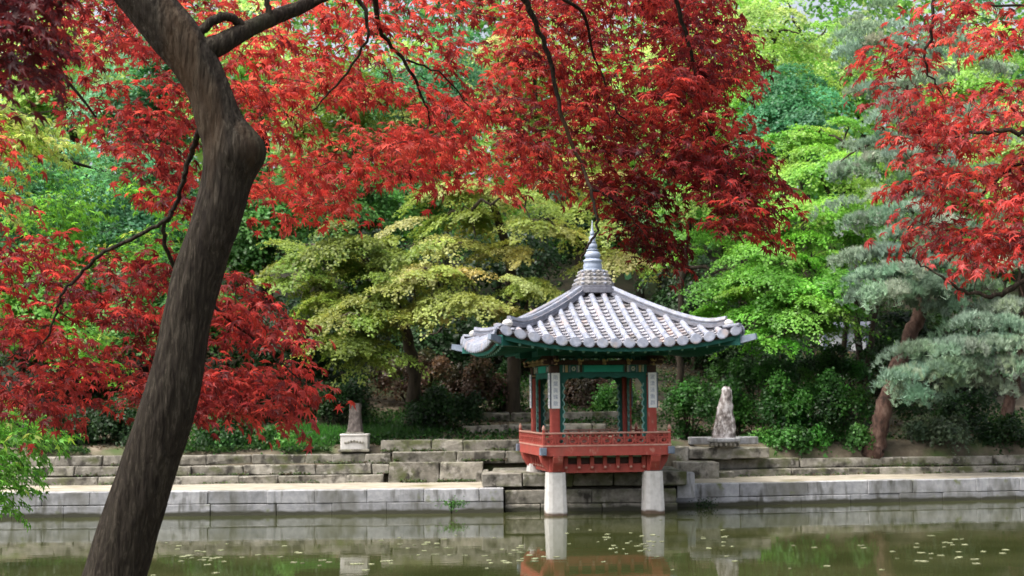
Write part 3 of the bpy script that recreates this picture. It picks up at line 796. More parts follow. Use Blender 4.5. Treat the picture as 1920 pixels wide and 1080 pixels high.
BROAD = (np.array([(-.5, 0, 0), (-.1, .26, .04), (.35, .2, -.02), (.6, 0, -.12), (.35, -.2, -.02), (-.1, -.26, .04)], float), np.array([(0, 1, 2), (0, 2, 3), (0, 3, 4), (0, 4, 5)]))
def frames(Nr, T=None):
    Nr = unit(Nr)
    if T is None: T = rng.normal(size=Nr.shape)
    T = unit(T - Nr * (T * Nr).sum(1, keepdims=True))
    return Nr, T, np.cross(Nr, T)
def leaf_mesh(name, P, Nr, size, col, tmpl, m, T=None, origin=(0, 0, 0)):
    V, F = tmpl; n = len(P); K = len(V); k = F.shape[1]
    Nr, T, B = frames(Nr, T)
    S = np.broadcast_to(np.asarray(size, float), (n,))[:, None, None]
    vs = (P - np.asarray(origin, float))[:, None, :] + S * (T[:, None, :] * V[None, :, 0:1] + B[:, None, :] * V[None, :, 1:2] + Nr[:, None, :] * V[None, :, 2:3])
    fs = (F[None] + (np.arange(n) * K)[:, None, None]).reshape(-1)
    me = bpy.data.meshes.new(name); nf = n * len(F)
    me.vertices.add(n * K); me.vertices.foreach_set('co', vs.astype(np.float32).ravel())
    me.loops.add(nf * k); me.loops.foreach_set('vertex_index', fs.astype(np.int32))
    me.polygons.add(nf); me.polygons.foreach_set('loop_start', np.arange(0, nf * k, k, dtype=np.int32))
    try: me.polygons.foreach_set('loop_total', np.full(nf, k, dtype=np.int32))
    except Exception: pass
    me.update(calc_edges=True)
    at_ = me.attributes.new('col', 'FLOAT_COLOR', 'FACE')
    c = np.ones((nf, 4), np.float32); c[:, :3] = np.repeat(col, len(F), axis=0); at_.data.foreach_set('color', c.ravel())
    me.materials.append(m)
    return me
def pick_cols(n, pals, jit=.25, w=None):
    pals = np.array(pals, float)
    i = rng.choice(len(pals), n, p=w)
    c = pals[i] * (1 + rng.normal(size=(n, 1)) * jit * .6).clip(.35, 1.9) * (1 + rng.normal(size=(n, 3)) * .06)
    return c.clip(.003, .9)
def pads(C, Rad, out, n_per, tilt=.55, droop=.35, thick=.09, aspect=.8, nj=.45):
    """flattish drooping sprays of leaves; out = outward direction of each pad"""
    m = len(C); idx = np.repeat(np.arange(m), n_per); n = len(idx)
    o = out.copy(); o[:, 2] = 0; o = unit(o)
    n0 = unit(np.array([0, 0, 1.0]) + o * tilt + rng.normal(size=(m, 3)) * .13)
    e1 = unit(np.cross(n0, np.cross(o, n0) + 1e-6)); e2 = np.cross(n0, e1)
    a = rng.random(n) * 2 * math.pi; r = np.sqrt(rng.random(n))
    # ragged outline: radius varies with angle, leaves gather on twigs
    ph = rng.random(m) * 7
    rr = r * (1 + .28 * np.sin(a * 5 + ph[idx]) + .16 * np.sin(a * 11 + 2 * ph[idx]))
    x = rr * np.cos(a); y = rr * np.sin(a) * aspect
    Rr = Rad[idx]
    P = C[idx] + (e1[idx] * x[:, None] + e2[idx] * y[:, None]) * Rr[:, None]
    P[:, 2] -= droop * Rr * (rr ** 2) ; P += n0[idx] * (rng.normal(size=(n, 1)) * thick * (1 + Rr[:, None] * .3))
    rad_dir = e1[idx] * x[:, None] + e2[idx] * y[:, None]
    Nr = n0[idx] + rad_dir * .5 + rng.normal(size=(n, 3)) * nj
    return P, Nr, idx, rad_dir
def grow(nodes, targets, radius=.004, sag=.05, wig=.05, kmax=400):
    """attach every target to its nearest point of the growing skeleton by a thin curved twig"""
    nodes = [np.array(p, float) for p in nodes]; paths = []
    A = np.array(nodes)
    d0 = np.min(np.linalg.norm(targets[:, None] - A[None], axis=2), axis=1) if len(A) < 2000 else np.zeros(len(targets))
    for t in targets[np.argsort(d0)][:kmax]:
        i = int(np.argmin(np.linalg.norm(A - t, axis=1) )); a = A[i]; d = np.linalg.norm(t - a)
        if d < .02: continue
        ns = 4 if d < 1 else 6
        s_ = np.linspace(0, 1, ns)[:, None]
        q = a + (t - a) * s_; q[1:-1] += rng.normal(size=(ns - 2, 3)) * wig * d; q[:, 2] += (sag * d * 4 * s_ * (1 - s_))[:, 0]
        r0 = radius * (1 + .9 * min(d, 3)); paths.append((q, np.linspace(r0, radius * .45, ns)))
        A = np.vstack([A, q[1:]])
    return paths
def ground_z(x, y): return hill(x, y)

def spray_points(lobes, layer=0.0):
    """lobes: (u, v, D, ru, rv, rd, n) in photo pixels / metres -> centres and outward directions"""
    C, O = [], []
    for (u, v, D, ru, rv, rd, n) in lobes:
        c = at(u, v, D); s_ = D / FPX
        d = unit(rng.normal(size=(n, 3))); k = rng.random((n, 1)) ** .45
        q = d * k * np.array([ru * s_, rd, rv * s_])
        q = c + q
        if layer: q[:, 2] = np.round(q[:, 2] / layer + .35 * np.sin(q[:, 0] * .8)) * layer - layer * .35 * np.sin(q[:, 0] * .8) + rng.normal(size=n) * .05
        C.append(q); O.append(d * np.array([1, 1.2, .6]) + np.array([0, -.35, 0]))
    return np.vstack(C), np.vstack(O)

def far_tree(name, label, trunk, lobes, pals, leaf=.12, n_per=260, prad=(.55, 1.05), group=None, kind='maple', cat='tree', w=None, limbs=9, bark='bark', tilt=.6, droop=.35, jit=.25, m='leaf', aspect=.8, thick=.06, layer=.62, nj=.34):
    """trunk: list of (u, v, D, radius)"""
    tp = np.array([at(u, v, D) for u, v, D, r in trunk]); tr_ = [t[3] for t in trunk]
    gz = ground_z(tp[0][0], tp[0][1])
    if tp[0][2] > gz - .1:
        tp = np.vstack([[tp[0][0] - .1, tp[0][1], gz - .25], tp]); tr_ = [tr_[0] * 1.25] + tr_
    base = (tp[0][0], tp[0][1], gz)
    root = empty(name, base, label=label, cat=cat, group=group)
    P = catmull(tp, 5); rr = np.interp(np.linspace(0, 1, len(P)), np.linspace(0, 1, len(tr_)), tr_)
    P[1:-1] += rng.normal(size=(len(P) - 2, 3)) * .03
    tubes([(P, rr)], 8, base).build('trunk', M[bark], root, smooth=True)
    C, O = spray_points(lobes, layer)
    if limbs:
        sel = C[rng.choice(len(C), min(limbs * 3, len(C)), replace=False)]
        lp = grow(list(P[len(P) // 3:]), sel, radius=.028, sag=.06, wig=.06)
        tubes(lp, 5, base).build('limbs', M[bark], root, smooth=True, kind='stuff')
    Rad = rng.uniform(prad[0], prad[1], len(C))
    if kind == 'pine':
        Pt, Nr, idx, rd = pads(C, Rad, O, n_per, .3, .25, .055, .75, .28)
        k = 13; n = len(Pt); 
        d = unit(np.repeat(unit(Nr), k, axis=0) * .7 + np.array([0, 0, .5]) + rng.normal(size=(n * k, 3)) * .45)
        PP = np.repeat(Pt, k, axis=0); L = rng.uniform(.10, .17, n * k) * leaf / .12
        cc = np.repeat(pick_cols(len(C), pals, jit, w)[idx], k, axis=0) * (1 + rng.normal(size=(n * k, 1)) * .12)
        me = leaf_mesh('needles', PP, np.cross(d, rng.normal(size=d.shape)), L, cc.clip(.003, 1), NEEDLE, M['needle'], T=d, origin=base)
    else:
        Pt, Nr, idx, rd = pads(C, Rad, O, n_per, tilt, droop, thick, aspect, nj)
        cc = pick_cols(len(C), pals, jit, w)[idx] * (1 + rng.normal(size=(len(Pt), 1)) * .16)
        me = leaf_mesh('crown', Pt, Nr, leaf * rng.uniform(.7, 1.25, len(Pt)), cc.clip(.003, 1), RHOMB, M[m], origin=base)
    o = link('crown', me, root, kind='stuff')
    return root

YEL = [(.33, .39, .10), (.24, .33, .07), (.45, .45, .17)]
OLV = [(.21, .29, .06), (.28, .34, .08), (.15, .23, .045)]
BRT = [(.17, .40, .06), (.23, .47, .08), (.12, .31, .045)]
LIM = [(.36, .58, .13), (.46, .62, .22), (.26, .50, .11)]
MID = [(.085, .23, .05), (.12, .30, .065), (.055, .16, .035)]
TEA = [(.08, .28, .13), (.16, .40, .22), (.05, .19, .08)]
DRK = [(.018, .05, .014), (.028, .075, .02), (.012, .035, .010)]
PIN = [(.27, .38, .275), (.20, .30, .21), (.36, .46, .34)]
BRN = [(.10, .06, .045), (.13, .085, .06), (.06, .055, .025)]

far_tree('maple_tree', 'yellow olive maple with flat layered sprays left of the pavilion spire',
    [(965, 640, 47, .22), (960, 560, 47, .20), (955, 480, 46.5, .17), (930, 400, 46, .13), (900, 320, 46, .07)],
    [(900, 380, 45, 170, 50, 1.4, 16), (850, 350, 46, 100, 40, 1.5, 10), (1060, 345, 46, 110, 45, 1.2, 10), (980, 450, 44.5, 130, 28, 1.2, 10), (830, 450, 45, 90, 30, 1.2, 9),
     (880, 560, 43.5, 120, 38, 1.2, 15), (800, 520, 44, 90, 40, 1.4, 14), (1010, 520, 44.5, 80, 20, 1.0, 7), (1140, 460, 45, 60, 40, 1.2, 9), (1130, 300, 47, 90, 40, 1.5, 10), (960, 610, 44.5, 60, 18, 1, 4)],
    YEL, leaf=.10, n_per=620, w=[.5, .3, .2], droop=.16, tilt=.34, limbs=14, prad=(.6, 1.25), layer=.95, thick=.03, aspect=.65, nj=.36)
far_tree('maple_tree', 'olive green maple hanging over the dark bank right of the leaning red maple trunk',
    [(775, 720, 46, .22), (770, 650, 46, .2), (740, 560, 45.5, .15), (680, 480, 45, .09)],
    [(640, 470, 44, 60, 45, 1.3, 14), (600, 560, 43.5, 60, 40, 1.2, 14), (650, 615, 43, 80, 40, 1.2, 20), (700, 560, 43.5, 70, 40, 1.2, 12), (720, 480, 45, 80, 40, 1.3, 11), (540, 500, 45, 60, 40, 1.2, 8), (690, 655, 43, 50, 22, 1, 7)],
    OLV, leaf=.10, n_per=620, droop=.2, tilt=.38, limbs=12, prad=(.5, 1.1), layer=.62, thick=.035, aspect=.75, nj=.4)
far_tree('maple_tree', 'vivid green maple with broad layered sprays right of the pavilion roof',
    [(1275, 640, 49, .11), (1277, 540, 49, .10), (1290, 450, 49, .08), (1310, 350, 48, .05)],
    [(1330, 380, 48, 120, 30, 2, 14), (1420, 500, 46, 110, 35, 1.8, 24), (1480, 560, 45, 110, 40, 1.6, 24), (1350, 560, 46, 60, 25, 1.2, 9), (1440, 610, 44.5, 60, 20, 1.2, 8), (1560, 520, 46, 60, 50, 1.5, 14), (1300, 470, 50, 60, 40, 2, 8), (1540, 600, 46, 50, 20, 1, 6)],
    BRT, leaf=.10, n_per=600, droop=.16, tilt=.34, limbs=14, prad=(.6, 1.35), layer=.7, thick=.035, aspect=.7, nj=.4)
far_tree('maple_tree', 'bright green maple rising above the vivid layered one, left of the pines',
    [(1612, 670, 51, .13), (1606, 590, 51, .12), (1590, 450, 51, .1), (1540, 330, 50, .06)],
    [(1500, 400, 48, 120, 40, 2, 18), (1560, 330, 50, 110, 45, 2, 18), (1500, 260, 52, 110, 40, 2, 16), (1600, 430, 49, 60, 60, 1.5, 12)],
    BRT + LIM[:1], leaf=.11, n_per=500, droop=.2, tilt=.36, limbs=10, prad=(.7, 1.4), layer=.8, thick=.04, nj=.4)
for (u, v0, lab) in ((1590, 665, 'thin dark tree leaning between the low white wall and the vivid maple'), (1640, 668, 'thin dark tree standing right of the low white wall, nearest the pine')):
    far_tree('young_tree', lab, [(u - 12, v0, 50, .10), (u, 600, 50, .085), (u + 15, 500, 50, .06)], [(u + 20, 480, 50, 60, 40, 1.2, 9)], MID, n_per=300, limbs=3)

# far wood behind: individual broadleaf trees
FAR = [
 (1450, 90, 66, 130, 110, LIM, 'pale lime green tree with feathery top under the gap of white sky'),
 (1340, 60, 72, 120, 120, LIM, 'lime green far tree hidden behind the right end of the red crown'),
 (1490, 200, 60, 80, 70, TEA, 'blue green tree with larger dark leaves in front of the lime one'),
 (1600, 120, 74, 100, 90, LIM, 'yellowish green far tree left of the tall pine top'),
 (1380, 250, 62, 110, 80, BRT, 'fresh green tree seen between red crown and vivid maple'),
 (1180, 200, 64, 130, 120, LIM, 'pale green tree behind the middle of the red crown'),
 (1000, 120, 68, 130, 130, YEL, 'yellowish far tree showing in holes of the red crown above the spire'),
 (820, 160, 64, 130, 120, TEA, 'grey green far tree showing through the red crown left of centre'),
 (660, 200, 60, 120, 110, OLV, 'olive far tree behind the red crown beside the leaning trunk'),
 (640, 360, 56, 120, 60, MID, 'mid green tree above the olive maple under the red fringe'),
 (480, 120, 62, 120, 120, LIM, 'bright green far tree behind the fork of the leaning trunk'),
 (480, 400, 52, 110, 90, MID, 'dark green tree directly right of the leaning trunk'),
 (300, 150, 58, 130, 120, TEA, 'bluish green far tree left of the fork of the leaning trunk'),
 (120, 120, 60, 130, 110, LIM, 'light green far tree behind the top left corner'),
 (60, 320, 54, 130, 110, TEA, 'dark blue green tree at the left edge behind pale leaves'),
 (260, 360, 50, 120, 90, TEA, 'deep green tree left of the leaning trunk at mid height'),
 (100, 520, 48, 130, 90, BRT, 'fresh green tree behind the lower left red branches'),
 (300, 560, 47, 120, 80, MID, 'mid green tree behind the lower part of the leaning trunk'),
 (780, 360, 60, 120, 60, MID, 'shaded green tree between the yellow maple and the red fringe'),
 (1220, 380, 58, 90, 70, MID, 'shaded green tree behind the pavilion spire on the right'),
 (1820, 120, 70, 120, 120, LIM, 'light green far tree behind the right hand red branches'),
 (1750, 400, 60, 120, 110, MID, 'mid green tree behind the leaning pine'),
 (1900, 300, 62, 110, 130, LIM, 'yellow green tree at the right edge behind red leaves')]
# the wood further up the hill reads as one mass
wC, wO = [], []
for row, D in enumerate((72, 80, 88)):
    for u in np.arange(-260, 2200, 34):
        top = -130 + 50 * math.sin(u * .013 + row) + (165 if 1440 < u < 1540 else 0)
        for v in np.arange(top, 470, 46):
            if row == 0 and v < 120: continue
            wC.append(at(u + rng.normal() * 16, v + rng.normal() * 16, D + rng.normal() * 1.5)); wO.append((rng.normal() * .6, -1, .3))
wC, wO = np.array(wC), np.array(wO)
Pt, Nr, idx, _ = pads(wC, rng.uniform(1.2, 2.3, len(wC)), wO, 46, .9, .4, .25, .85, .5)
clump = np.array([noise.noise((p[0] * .13, p[2] * .16, p[1] * .05)) for p in wC])
pal_ = np.array(LIM + BRT + MID + TEA)
ci = np.clip(((clump + .5) * 12 + rng.normal(size=len(wC)) * 1.6).astype(int), 0, 11)
cw = pal_[np.array([9, 8, 10, 5, 7, 4, 3, 6, 2, 1, 0, 1])[ci]][idx] * (1 + rng.normal(size=(len(Pt), 1)) * .18)
link('far_wood', leaf_mesh('far_wood', Pt, Nr, .42 * rng.uniform(.7, 1.3, len(Pt)), cw.clip(.01, 1), RHOMB, M['leaf']), kind='stuff')
for (u, v, D, ru, rv, pal, lab) in FAR:
    s_ = D / FPX
    far_tree('broadleaf_tree', lab, [(u + 20, v + rv + 60, D + 1, .2), (u + 10, v + rv, D + .5, .17), (u, v, D, .09)],
        [(u, v, D, ru, rv, 2.8, 34), (u - ru * .3, v + rv * .5, D - 1, ru * .9, rv * .5, 2.4, 18)], pal, leaf=.15, n_per=380, prad=(.8, 1.6), group='trees of the wood behind the pond', limbs=5, tilt=.45, droop=.25, layer=.9)
# shaded understory behind the bank: smaller trees, shade put into their leaf colours
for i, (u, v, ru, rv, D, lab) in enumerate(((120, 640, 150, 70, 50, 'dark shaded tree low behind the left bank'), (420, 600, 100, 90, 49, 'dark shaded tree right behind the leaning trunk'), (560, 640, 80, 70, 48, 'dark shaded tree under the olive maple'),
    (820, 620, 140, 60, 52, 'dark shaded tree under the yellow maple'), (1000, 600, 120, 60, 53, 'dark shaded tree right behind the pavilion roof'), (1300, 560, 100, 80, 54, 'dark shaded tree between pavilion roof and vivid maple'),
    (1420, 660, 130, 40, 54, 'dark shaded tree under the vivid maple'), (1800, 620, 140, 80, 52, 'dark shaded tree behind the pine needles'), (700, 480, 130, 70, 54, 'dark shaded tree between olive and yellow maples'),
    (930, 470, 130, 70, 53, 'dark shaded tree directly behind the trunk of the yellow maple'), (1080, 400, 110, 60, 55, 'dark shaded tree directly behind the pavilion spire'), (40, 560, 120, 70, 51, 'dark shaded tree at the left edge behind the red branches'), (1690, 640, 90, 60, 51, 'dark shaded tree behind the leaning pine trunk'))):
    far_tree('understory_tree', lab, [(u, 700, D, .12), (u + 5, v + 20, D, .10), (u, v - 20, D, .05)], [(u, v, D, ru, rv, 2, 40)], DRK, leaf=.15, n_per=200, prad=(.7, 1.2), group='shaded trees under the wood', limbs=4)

# pines
far_tree('pine_tree', 'leaning reddish pine with blue green needle pads right of the bushes',
    [(1642, 832, 43.9, .30), (1655, 770, 43.9, .26), (1680, 700, 44, .25), (1708, 630, 44.2, .24), (1728, 560, 44.5, .21), (1740, 430, 45, .17), (1725, 280, 45.5, .13), (1700, 140, 46, .08)],
    [(1690, 530, 42.5, 110, 34, 1.3, 30), (1640, 490, 43, 60, 24, 1.0, 12), (1790, 520, 43, 80, 40, 1.3, 16), (1720, 430, 43.5, 100, 36, 1.5, 18), (1640, 395, 44.5, 70, 30, 1.2, 12), (1770, 330, 44, 110, 40, 1.5, 18), (1660, 270, 45, 80, 45, 1.5, 16), (1800, 230, 45, 100, 40, 1.5, 14), (1680, 160, 46, 90, 50, 1.8, 18), (1640, 60, 48, 80, 50, 1.8, 16), (1780, 100, 46, 110, 60, 1.8, 18), (1590, 310, 46, 40, 40, 1.2, 7)],
    PIN, kind='pine', n_per=80, prad=(.38, .75), bark='bark_pine', limbs=22, leaf=.16)
far_tree('pine_tree', 'second pine at the right edge with low drooping needle pads',
    [(1885, 790, 47, .20), (1897, 740, 47, .19), (1915, 660, 46, .18), (1950, 520, 44, .14), (1960, 400, 44, .1)],
    [(1800, 650, 41.8, 110, 22, 1.0, 22), (1740, 690, 41.5, 80, 24, 1.0, 20), (1860, 615, 42, 80, 25, 1.1, 18), (1700, 725, 41.6, 55, 20, .8, 10), (1830, 700, 42, 80, 18, .9, 12), (1900, 670, 42, 60, 24, 1, 10), (1880, 480, 43, 70, 50, 1.2, 12), (1900, 570, 43, 60, 20, 1, 7), (1950, 380, 43.5, 80, 60, 1.5, 8)],
    PIN, kind='pine', n_per=70, prad=(.38, .72), bark='bark_pine', limbs=18, leaf=.16)

# ------------------------------------------------------------------ shrubs on the bank
def shrub(label, u, v, D, ru, rv, pal, n=14, leaf=.10, n_per=260, prad=(.28, .5), name='shrub', rd=.7, w=None, tm=RHOMB):
    c = at(u, v, D); s_ = D / FPX; gz = ground_z(c[0], c[1]); base = (c[0], c[1], gz)
    root = empty(name, base, label=label, cat='shrub', group='shrubs on the far bank')
    C, O = spray_points([(u, v, D, ru, rv, rd, n)])
    C[:, 2] = np.maximum(C[:, 2], gz + .1 + .1 * rng.random(n))
    Rad = rng.uniform(prad[0], prad[1], n)
    Pt, Nr, idx, rdv = pads(C, Rad, O, n_per, .8, .5, .10, .85, .6)
    cc = pick_cols(n, pal, .3, w)[idx] * (1 + rng.normal(size=(len(Pt), 1)) * .2)
    st = [(np.array([[c[0] + rng.normal() * .1, c[1], gz - .1], [c[0] + (q[0] - c[0]) * .5, c[1] + (q[1] - c[1]) * .5, gz + (q[2] - gz) * .6], q]), np.array([.025, .018, .008])) for q in C[:10]]
    tubes(st, 4, base).build('stems', M['bark'], root, kind='stuff')
    link('foliage', leaf_mesh('foliage', Pt, Nr, leaf * rng.uniform(.7, 1.3, len(Pt)), cc.clip(.003, 1), tm, M['leaf'], origin=base), root, kind='stuff')
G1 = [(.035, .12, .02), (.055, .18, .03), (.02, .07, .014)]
for a in (
    ('leafy green bush straight right of the pavilion railing', 1290, 750, 44.3, 50, 50, G1, 16),
    ('green bush behind the tall standing rock', 1370, 760, 45, 60, 45, G1, 16),
    ('large round leafy bush right of the standing rock', 1470, 755, 44.3, 65, 50, G1, 26),
    ('large leafy bush left of the leaning pine trunk', 1560, 750, 44.5, 65, 55, G1, 26),
    ('low bright green plants in front of the large bushes', 1490, 815, 44.1, 95, 10, G1 + MID[1:2], 20),
    ('small bright plant against the foot of the leaning pine', 1610, 812, 44.0, 16, 10, MID, 4),
    ('shaded bush up the slope behind the large bushes', 1420, 700, 47, 110, 25, G1, 16),
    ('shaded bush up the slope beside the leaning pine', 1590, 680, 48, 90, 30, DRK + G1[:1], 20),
    ('greyish green low shrub right of the leaning pine trunk', 1760, 800, 44.6, 60, 22, [(.07, .11, .06), (.10, .15, .09)], 14),
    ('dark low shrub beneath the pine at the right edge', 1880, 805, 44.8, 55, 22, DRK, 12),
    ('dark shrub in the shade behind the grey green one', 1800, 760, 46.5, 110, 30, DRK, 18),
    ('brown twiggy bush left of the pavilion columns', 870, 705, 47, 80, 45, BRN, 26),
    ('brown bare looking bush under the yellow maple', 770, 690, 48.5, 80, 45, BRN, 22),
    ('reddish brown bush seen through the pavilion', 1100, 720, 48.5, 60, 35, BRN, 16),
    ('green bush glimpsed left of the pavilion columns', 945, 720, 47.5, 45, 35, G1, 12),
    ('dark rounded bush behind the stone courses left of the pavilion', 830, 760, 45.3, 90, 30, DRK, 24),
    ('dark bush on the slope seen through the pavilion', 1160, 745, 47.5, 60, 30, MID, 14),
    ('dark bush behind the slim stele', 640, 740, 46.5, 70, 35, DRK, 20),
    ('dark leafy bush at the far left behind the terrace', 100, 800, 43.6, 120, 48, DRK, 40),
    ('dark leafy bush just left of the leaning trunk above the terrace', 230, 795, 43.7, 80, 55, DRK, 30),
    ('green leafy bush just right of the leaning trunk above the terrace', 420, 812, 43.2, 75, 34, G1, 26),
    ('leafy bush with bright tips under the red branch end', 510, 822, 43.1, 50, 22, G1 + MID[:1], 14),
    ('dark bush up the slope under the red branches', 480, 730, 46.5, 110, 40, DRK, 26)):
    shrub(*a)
# ground cover and litter
def scatter(name, x0, x1, d0, d1, n, pal, size, lift=.04, z_up=.6, noise_thr=None, m='leaf', nsc=.5):
    x = rng.uniform(x0, x1, n); d = rng.uniform(d0, d1, n)
    y = np.array([y_step(a) for a in x]) + d
    keep = np.ones(n, bool)
    if noise_thr is not None: keep = np.array([noise.noise((float(a) * nsc, float(b) * nsc, 3.3)) > noise_thr for a, b in zip(x, y)])
    x, y = x[keep], y[keep]
    z = np.array([hill(a, b) for a, b in zip(x, y)]) + rng.random(len(x)) * lift
    P = np.stack([x, y, z], 1)
    Nr = np.array([0, 0, z_up]) + rng.normal(size=P.shape) * .5
    me = leaf_mesh(name, P, Nr, size * rng.uniform(.6, 1.4, len(P)), pick_cols(len(P), pal, .3), RHOMB, M[m])
    link(name, me, kind='stuff', label=None)
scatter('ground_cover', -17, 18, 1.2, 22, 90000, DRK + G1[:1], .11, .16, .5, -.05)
scatter('bank_weeds', -15, -3.9, .6, 2.6, 16000, [(.03, .08, .02), (.05, .12, .03), (.02, .05, .015)], .09, .12, .5, -.12)  # low weeds; shade on the left soil strip put into their dark greens
scatter('leaf_litter', -15, 17, 1.0, 14, 30000, [(.10, .07, .04), (.06, .04, .025), (.16, .12, .08)], .08, .03, 1.2)
def grass(name, u0, u1, D0, D1, n, pal, h):
    a = at(u0, 800, (D0 + D1) / 2); b = at(u1, 800, (D0 + D1) / 2)
    x = rng.uniform(a[0], b[0], n); y = rng.uniform(D0, D1, n)
    ex_ = ((x - (a[0] + b[0]) / 2) / (b[0] - a[0]) * 2) ** 2 + ((y - (D0 + D1) / 2) / (D1 - D0) * 2) ** 2 < rng.uniform(.5, 1.1, n)
    x, y = x[ex_], y[ex_]
    P = np.stack([x, y, [hill(p, q) for p, q in zip(x, y)]], 1)
    T = np.array([0, 0, 1.0]) + rng.normal(size=P.shape) * .35
    link(name, leaf_mesh(name, P, rng.normal(size=P.shape), h * rng.uniform(.5, 1.3, len(P)), pick_cols(len(P), pal, .3), NEEDLE, M['leaf'], T=T), kind='stuff')
GR = [(.05, .20, .03), (.08, .27, .045), (.04, .14, .025)]
grass('grass', 470, 655, 42.2, 46, 22000, GR, .22)
grass('grass', 640, 860, 43.6, 48, 12000, [(.03, .09, .02), (.04, .12, .025)], .2)
grass('grass', 1380, 1560, 43.8, 45, 7000, GR, .18)

# ================================================================== NEAR MAPLES
def inside(poly, pts):
    poly = np.array(poly, float); x, y = pts[:, 0], pts[:, 1]; c = np.zeros(len(pts), bool); j = len(poly) - 1
    for i in range(len(poly)):
        xi, yi = poly[i]; xj, yj = poly[j]
        c ^= ((yi > y) != (yj > y)) & (x < (xj - xi) * (y - yi) / (yj - yi + 1e-9) + xi); j = i
    return c
def region(poly, dens, D0, D1, pal, thr=-.25, thin=.72):
    """dens sprays per 100x100 photo pixels"""
    p = np.array(poly, float); lo, hi = p.min(0), p.max(0)
    n = int((hi - lo).prod() / 1e4 * dens * thin)
    q = rng.uniform(lo, hi, (n, 2)); q = q[inside(poly, q)]
    k = np.array([noise.noise((a / 105, b / 42, 2.2)) for a, b in q]) > thr
    q = q[k]; D = rng.uniform(D0, D1, len(q))
    return at(q[:, 0], q[:, 1], D), [pal] * len(q)
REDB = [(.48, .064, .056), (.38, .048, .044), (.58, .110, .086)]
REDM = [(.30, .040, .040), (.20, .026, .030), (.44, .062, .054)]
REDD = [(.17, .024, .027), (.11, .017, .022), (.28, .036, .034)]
def path3(pts, per=6):
    w = np.array([at(u, v, D) for u, v, D, r in pts]); P = catmull(w, per)
    r = np.interp(np.linspace(0, 1, len(P)), np.linspace(0, 1, len(pts)), [p[3] for p in pts])
    return P, r
def branchlets(C, out, n_leaf, rad, droop):
    """sprays of opposite leaves on a flat, drooping little fan"""
    m = len(C); idx = np.repeat(np.arange(m), n_leaf); n = len(idx)
    o = out.copy(); o[:, 2] *= .2; o = unit(o)
    e1 = o; nn = unit(np.array([0, 0, 1.0]) + rng.normal(size=(m, 3)) * .22 + o * .25); e2 = unit(np.cross(nn, e1)); e1 = np.cross(e2, nn)
    t = rng.uniform(-.9, 1.0, n); wdt = (1 - np.abs(t) ** 2.2 * .8); s_ = rng.uniform(-1, 1, n) * wdt * .85
    Rr = rad[idx][:, None]
    P = C[idx] + (e1[idx] * t[:, None] + e2[idx] * s_[:, None]) * Rr
    P[:, 2] -= (droop * rad[idx] * (t ** 2 * .7 + s_ ** 2)) ; P += rng.normal(size=P.shape) * .012
    T = e1[idx] * (t[:, None] + .3) + e2[idx] * s_[:, None] + np.array([0, 0, -.45]) + rng.normal(size=P.shape) * .3
    Nr = nn[idx] + (e1[idx] * t[:, None] + e2[idx] * s_[:, None]) * .5 + rng.normal(size=P.shape) * .34
    return P, Nr, T, idx
def near_crown(root, base, regions, size, n_leaf, rad, skel, droop=.35, m='leaf_red', tm=STAR7, single=300, centre=None, twig_r=.0016, vis=True):
    C = np.vstack([r[0] for r in regions]); pals = sum([r[1] for r in regions], [])
    o = C - (np.array(centre) if centre is not None else np.array(base)); out = o + rng.normal(size=o.shape) * .5
    Rad = rng.uniform(rad[0], rad[1], len(C))
    P, Nr, T, idx = branchlets(C, out, n_leaf, Rad, droop)
    # each spray holds to one of its palette's colours, each leaf varies a little
    pc = np.array([random.choice(p) for p in pals]); cc = pc[idx] * (1 + rng.normal(size=(len(P), 1)) * .32).clip(.35, 1.9) * (1 + rng.normal(size=(len(P), 3)) * .05)
    S = size * rng.uniform(.58, 1.25, len(P))
    # twigs
    paths = grow(skel, C, radius=twig_r, sag=.04, wig=.05, kmax=len(C))
    tubes(paths, 4, base).build('twigs', M['twig'], root, kind='stuff')
    # the leaves that show largest are objects of their own
    d = P[:, 1]; v = P - CAM; uu = (v @ rt) / (v @ fwd) * FPX + 960; vv_ = 540 - (v @ up) / (v @ fwd) * FPX
    vis_ = (uu > 10) & (uu < 1910) & (vv_ > 10) & (vv_ < 1070)
    score = np.where(vis_, S / d, 0); order = np.argsort(-score); solo = order[:single]; rest = order[single:]
    link('leaves', leaf_mesh('leaves', P[rest], Nr[rest], S[rest], cc[rest].clip(.003, .95), tm, M[m], T=T[rest], origin=base), root, kind='stuff')
    if single:
        vs = []
        for i in range(12):
            k = solo[i * len(solo) // 12]
            vs.append(leaf_mesh('leaf', np.zeros((1, 3)), np.array([[0, 0, 1.0]]), size, cc[[k]].clip(.003, .95), tm, M[m], T=np.array([[1.0, 0, 0]])))
        Nf, Tf, Bf = frames(Nr[solo], T[solo]); b3 = np.array(base)
        for i, k in enumerate(solo):
            ob = link('leaf', vs[i * 12 // len(solo)], root)
            mx = Matrix(((Tf[i][0], Bf[i][0], Nf[i][0]), (Tf[i][1], Bf[i][1], Nf[i][1]), (Tf[i][2], Bf[i][2], Nf[i][2])))
            ob.matrix_basis = Matrix.Translation(Vector(P[k] - b3)) @ mx.to_4x4() @ Matrix.Scale(S[k] / size, 4)
    return C

